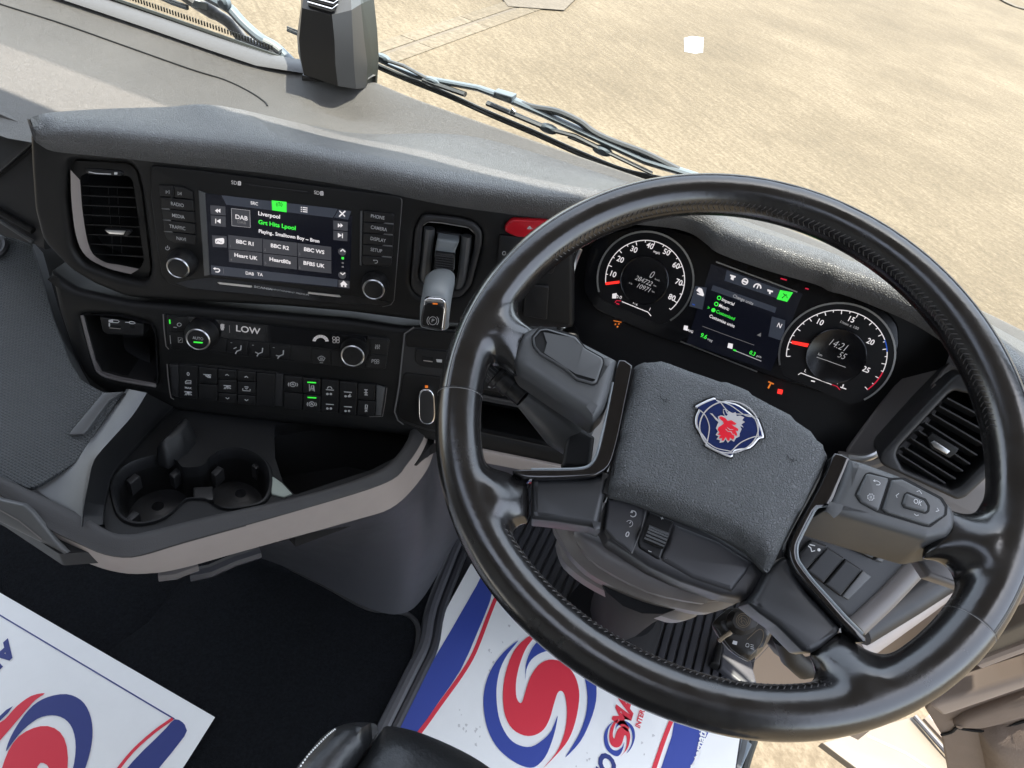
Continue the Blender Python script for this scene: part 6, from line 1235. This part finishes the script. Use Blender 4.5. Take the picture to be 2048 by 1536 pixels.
pg.flat(PG, cr(a1((216, 1172), (150, 1185), (80, 1235), (20, 1300), (-60, 1360), (-60, 1480), (0, 1400), (60, 1330), (120, 1260), (170, 1205)), 3, True), g2_, K['ink_r']); pg.flat(PG, a1((62, 1234), (30, 1252), (-10, 1290), (-60, 1330), (-60, 1360), (0, 1305), (40, 1265)), g2_, K['ink_n'])
pg.flat(PG, cr(a1((10, 1532), (40, 1450), (90, 1380), (160, 1340), (230, 1330), (290, 1360), (322, 1430), (325, 1540), (300, 1640), (250, 1640), (240, 1540), (210, 1508), (180, 1525), (150, 1640), (0, 1640), (0, 1580)), 2, True), g2_, K['ink_r'])
TY = Frame(PG.o, u=(0, -1, 0), v=(1, 0, 0)); pg.text(TY, a1((62, 935))[0], 'AUTO', 36, K['ink_n'], g2_, 'LEFT', sx=.95, shear=.22, bold=.05)
pg.link('print', po2, recalc=False)

# ================================================================== SEAT
st_ = thing('driver_seat', 'black leather driver seat front edge with cream stitched bolster', 'seat', onz((800, 1536), -.75))
FS = Frame((0, 0, -.63), u=(1, 0, 0), v=(0, 1, 0))
cu = [FS.hit(p, -.022) for p in ((762, 1462), (775, 1452), (830, 1462), (900, 1490), (960, 1522), (1010, 1560))]
f = MB(); f.pillow(FS, cr(cu, 3)+[(.28, .245), (.30, .20), (.30, -.30), (-.12, -.30)], -.022, .0, K['leather2'], r=.045, step=.012, local=True, base=-.14, dome=.008); f.link('cushion', st_, ang=60)
bo = [FS.hit(p, -.020) for p in ((757, 1462), (752, 1449), (735, 1445), (700, 1446), (665, 1458), (640, 1478), (615, 1508), (590, 1540), (560, 1600))]
f = MB(); f.pillow(FS, [(a, b) for a, b in cr(bo, 3)]+[(-.23, -.30), (-.125, -.30)], -.020, .004, K['leather2'], r=.030, step=.009, local=True, base=-.14, fn=lambda a, b, t: .0010*math.sin(a*420+3*math.sin(b*60))*t); bls = f.link('bolster', st_, ang=60)
f = MB(); sp = [FS.P((p[0]+10, p[1]+6), .002) for p in cr([(660, 1456), (645, 1468), (625, 1488), (605, 1510), (585, 1540), (570, 1565)], 10)]
for i in range(0, len(sp)-1, 2): f.tube([sp[i]+np.array([0, 0, .004]), sp[i+1]+np.array([0, 0, .004])], .0007, K['paper'], 4)
f.link('stitching', bls)

# ================================================================== DRIVER DOOR (open) AND SILL
dr = thing('driver_door', 'open brown driver door with armrest ledge and pocket below the wheel', 'door', ony((1960, 1450), .80))
DF = Frame((0, .79, 0), u=(1, 0, 0), v=(0, 0, 1))
f = MB(); f.prism(DF, a3((1290, 1200), (1316, 1160), (1800, 900), (2200, 760), (2200, 2000), (1500, 2000), (1380, 1345)), -.04, 0, K['door'], bev=.004); f.link('door_card', dr)
f = MB(); f.prism(DF, a3((1315, 1185), (1340, 1170), (1600, 1095), (1860, 1015), (2100, 930), (2100, 990), (1860, 1090), (1420, 1240), (1385, 1242)), .0, .035, K['doorl'], bev=.008, rad=4); f.link('armrest', dr)
f = MB(); f.prism(DF, a3((1440, 1310), (1520, 1255), (1700, 1190), (2100, 1060), (2100, 1230), (1860, 1265), (1640, 1325), (1520, 1325)), .0, .014, K['door'], bev=.010, rad=8); f.link('door_pull', dr)
f = MB(); f.tube([DF.P(p, .002) for p in cr(a3((1382, 1347), (1440, 1332), (1472, 1305), (1500, 1312), (1620, 1325), (1740, 1305), (1900, 1255), (2100, 1190)), 4)], .0022, K['gap'], 6); f.link('seam', dr)
f = MB(); f.pillow(DF, a3((1600, 1420), (1700, 1400), (2100, 1330), (2100, 2000), (1700, 1900), (1640, 1600)), .0, .030, K['door'], r=.05, step=.015, rad=8); f.link('map_pocket', dr, ang=60)
f = MB(); f.prism(DF, a3((1590, 950), (1860, 860), (2150, 770), (2150, 600), (1860, 700), (1640, 800)), -.01, .020, K['cream'], bev=.006); f.tube([DF.P(p, .02) for p in a3((1600, 930), (1860, 830), (2150, 720))], .008, K['doorl'], 10); f.link('window_ledge', dr)
sl2 = thing('door_sill', 'sunlit cream door sill and step beside the driver floor', 'sill', onz((1700, 1480), -1.1))
FSL = Frame((0, 0, -1.45), u=(1, 0, 0), v=(0, 1, 0))
f = MB(); f.prism(FSL, a3((700, 1390), (1215, 1240), (1290, 1330), (1480, 1560), (1560, 1700), (1100, 1700), (900, 1540)), -.02, 0, K['cream'], bev=.003); f.ribbon(FSL, a3((960, 1350), (1180, 1450), (1350, 1560)), 5, .0006, K['doorl']); f.link('sill_plate', sl2)
f = MB(); f.tube([FSL.P(p, .01) for p in a3((1228, 1238), (1380, 1410), (1500, 1540), (1600, 1650))], .006, K['kick'], 8); f.tube([FSL.P(p, .006) for p in a3((1300, 1240), (1400, 1350), (1560, 1540), (1640, 1650))], .014, K['doorl'], 8); f.link('seal', sl2)
f = MB(); f.prism(FSL, a3((190, 1340), (250, 1358), (300, 1400), (230, 1560), (130, 1560)), -.03, .01, K['arm'], bev=.003); f.tube([FSL.P(p, .0) for p in a3((255, 1350), (232, 1450), (195, 1560))], .012, K['armd'], 10)
f.tube([FSL.P(p, -.01) for p in a3((300, 1375), (270, 1460), (240, 1560))], .012, K['gask'], 10); f.link('step_edge', sl2)
# door frame pillar and seals seen between the spokes
pi = thing('door_pillar', 'warm brown door pillar trim and rubber seals seen between the right spokes', 'pillar', at((1820, 1200), .95))
def tb(name, pts, d, r, m_, sy=1.0): f_ = MB(); f_.tube([at(p, d_) for p, d_ in zip(a3(*pts), d)], r, K[m_], 14, sy=sy); f_.link(name, pi)
tb('pillar_trim', ((870, 830), (1250, 560), (1600, 300)), (.92, .95, 1.0), .024, 'taupe')
tb('seal', ((905, 745), (1180, 580), (1400, 440), (1560, 340)), (.88, .9, .92, .95), .020, 'plas2')
tb('grab_handle', ((930, 700), (1060, 560), (1200, 480), (1320, 420)), (.95, .96, .97, .98), .018, 'taupe2')
f = MB(); f.prism(RV, [(1690, 905), (1835, 700), (1880, 660), (1960, 690), (2090, 820), (2080, 1010), (1990, 1060), (1960, 1040), (1850, 1060), (1740, 960)], -.09, -.062, K['taupe2'], bev=.004, rad=10); f.link('dash_end_panel', dash)
slab('hinge_wall', (.355, .90, -1.30), (.64, .98, -.52), K['doorl'], pi)
f = MB(); f.tube([(.60, .86, -.60), (.60, .845, -.40), (.60, .815, .0), (.60, .78, .40), (.60, .76, .66)], [.03, .04, .045, .045, .05], K['plas2'], 16); f.link('windscreen_pillar', pi)
tb('seal', ((480, 790), (520, 900), (590, 965), (680, 950)), (.80, .81, .82, .84), .012, 'plas')
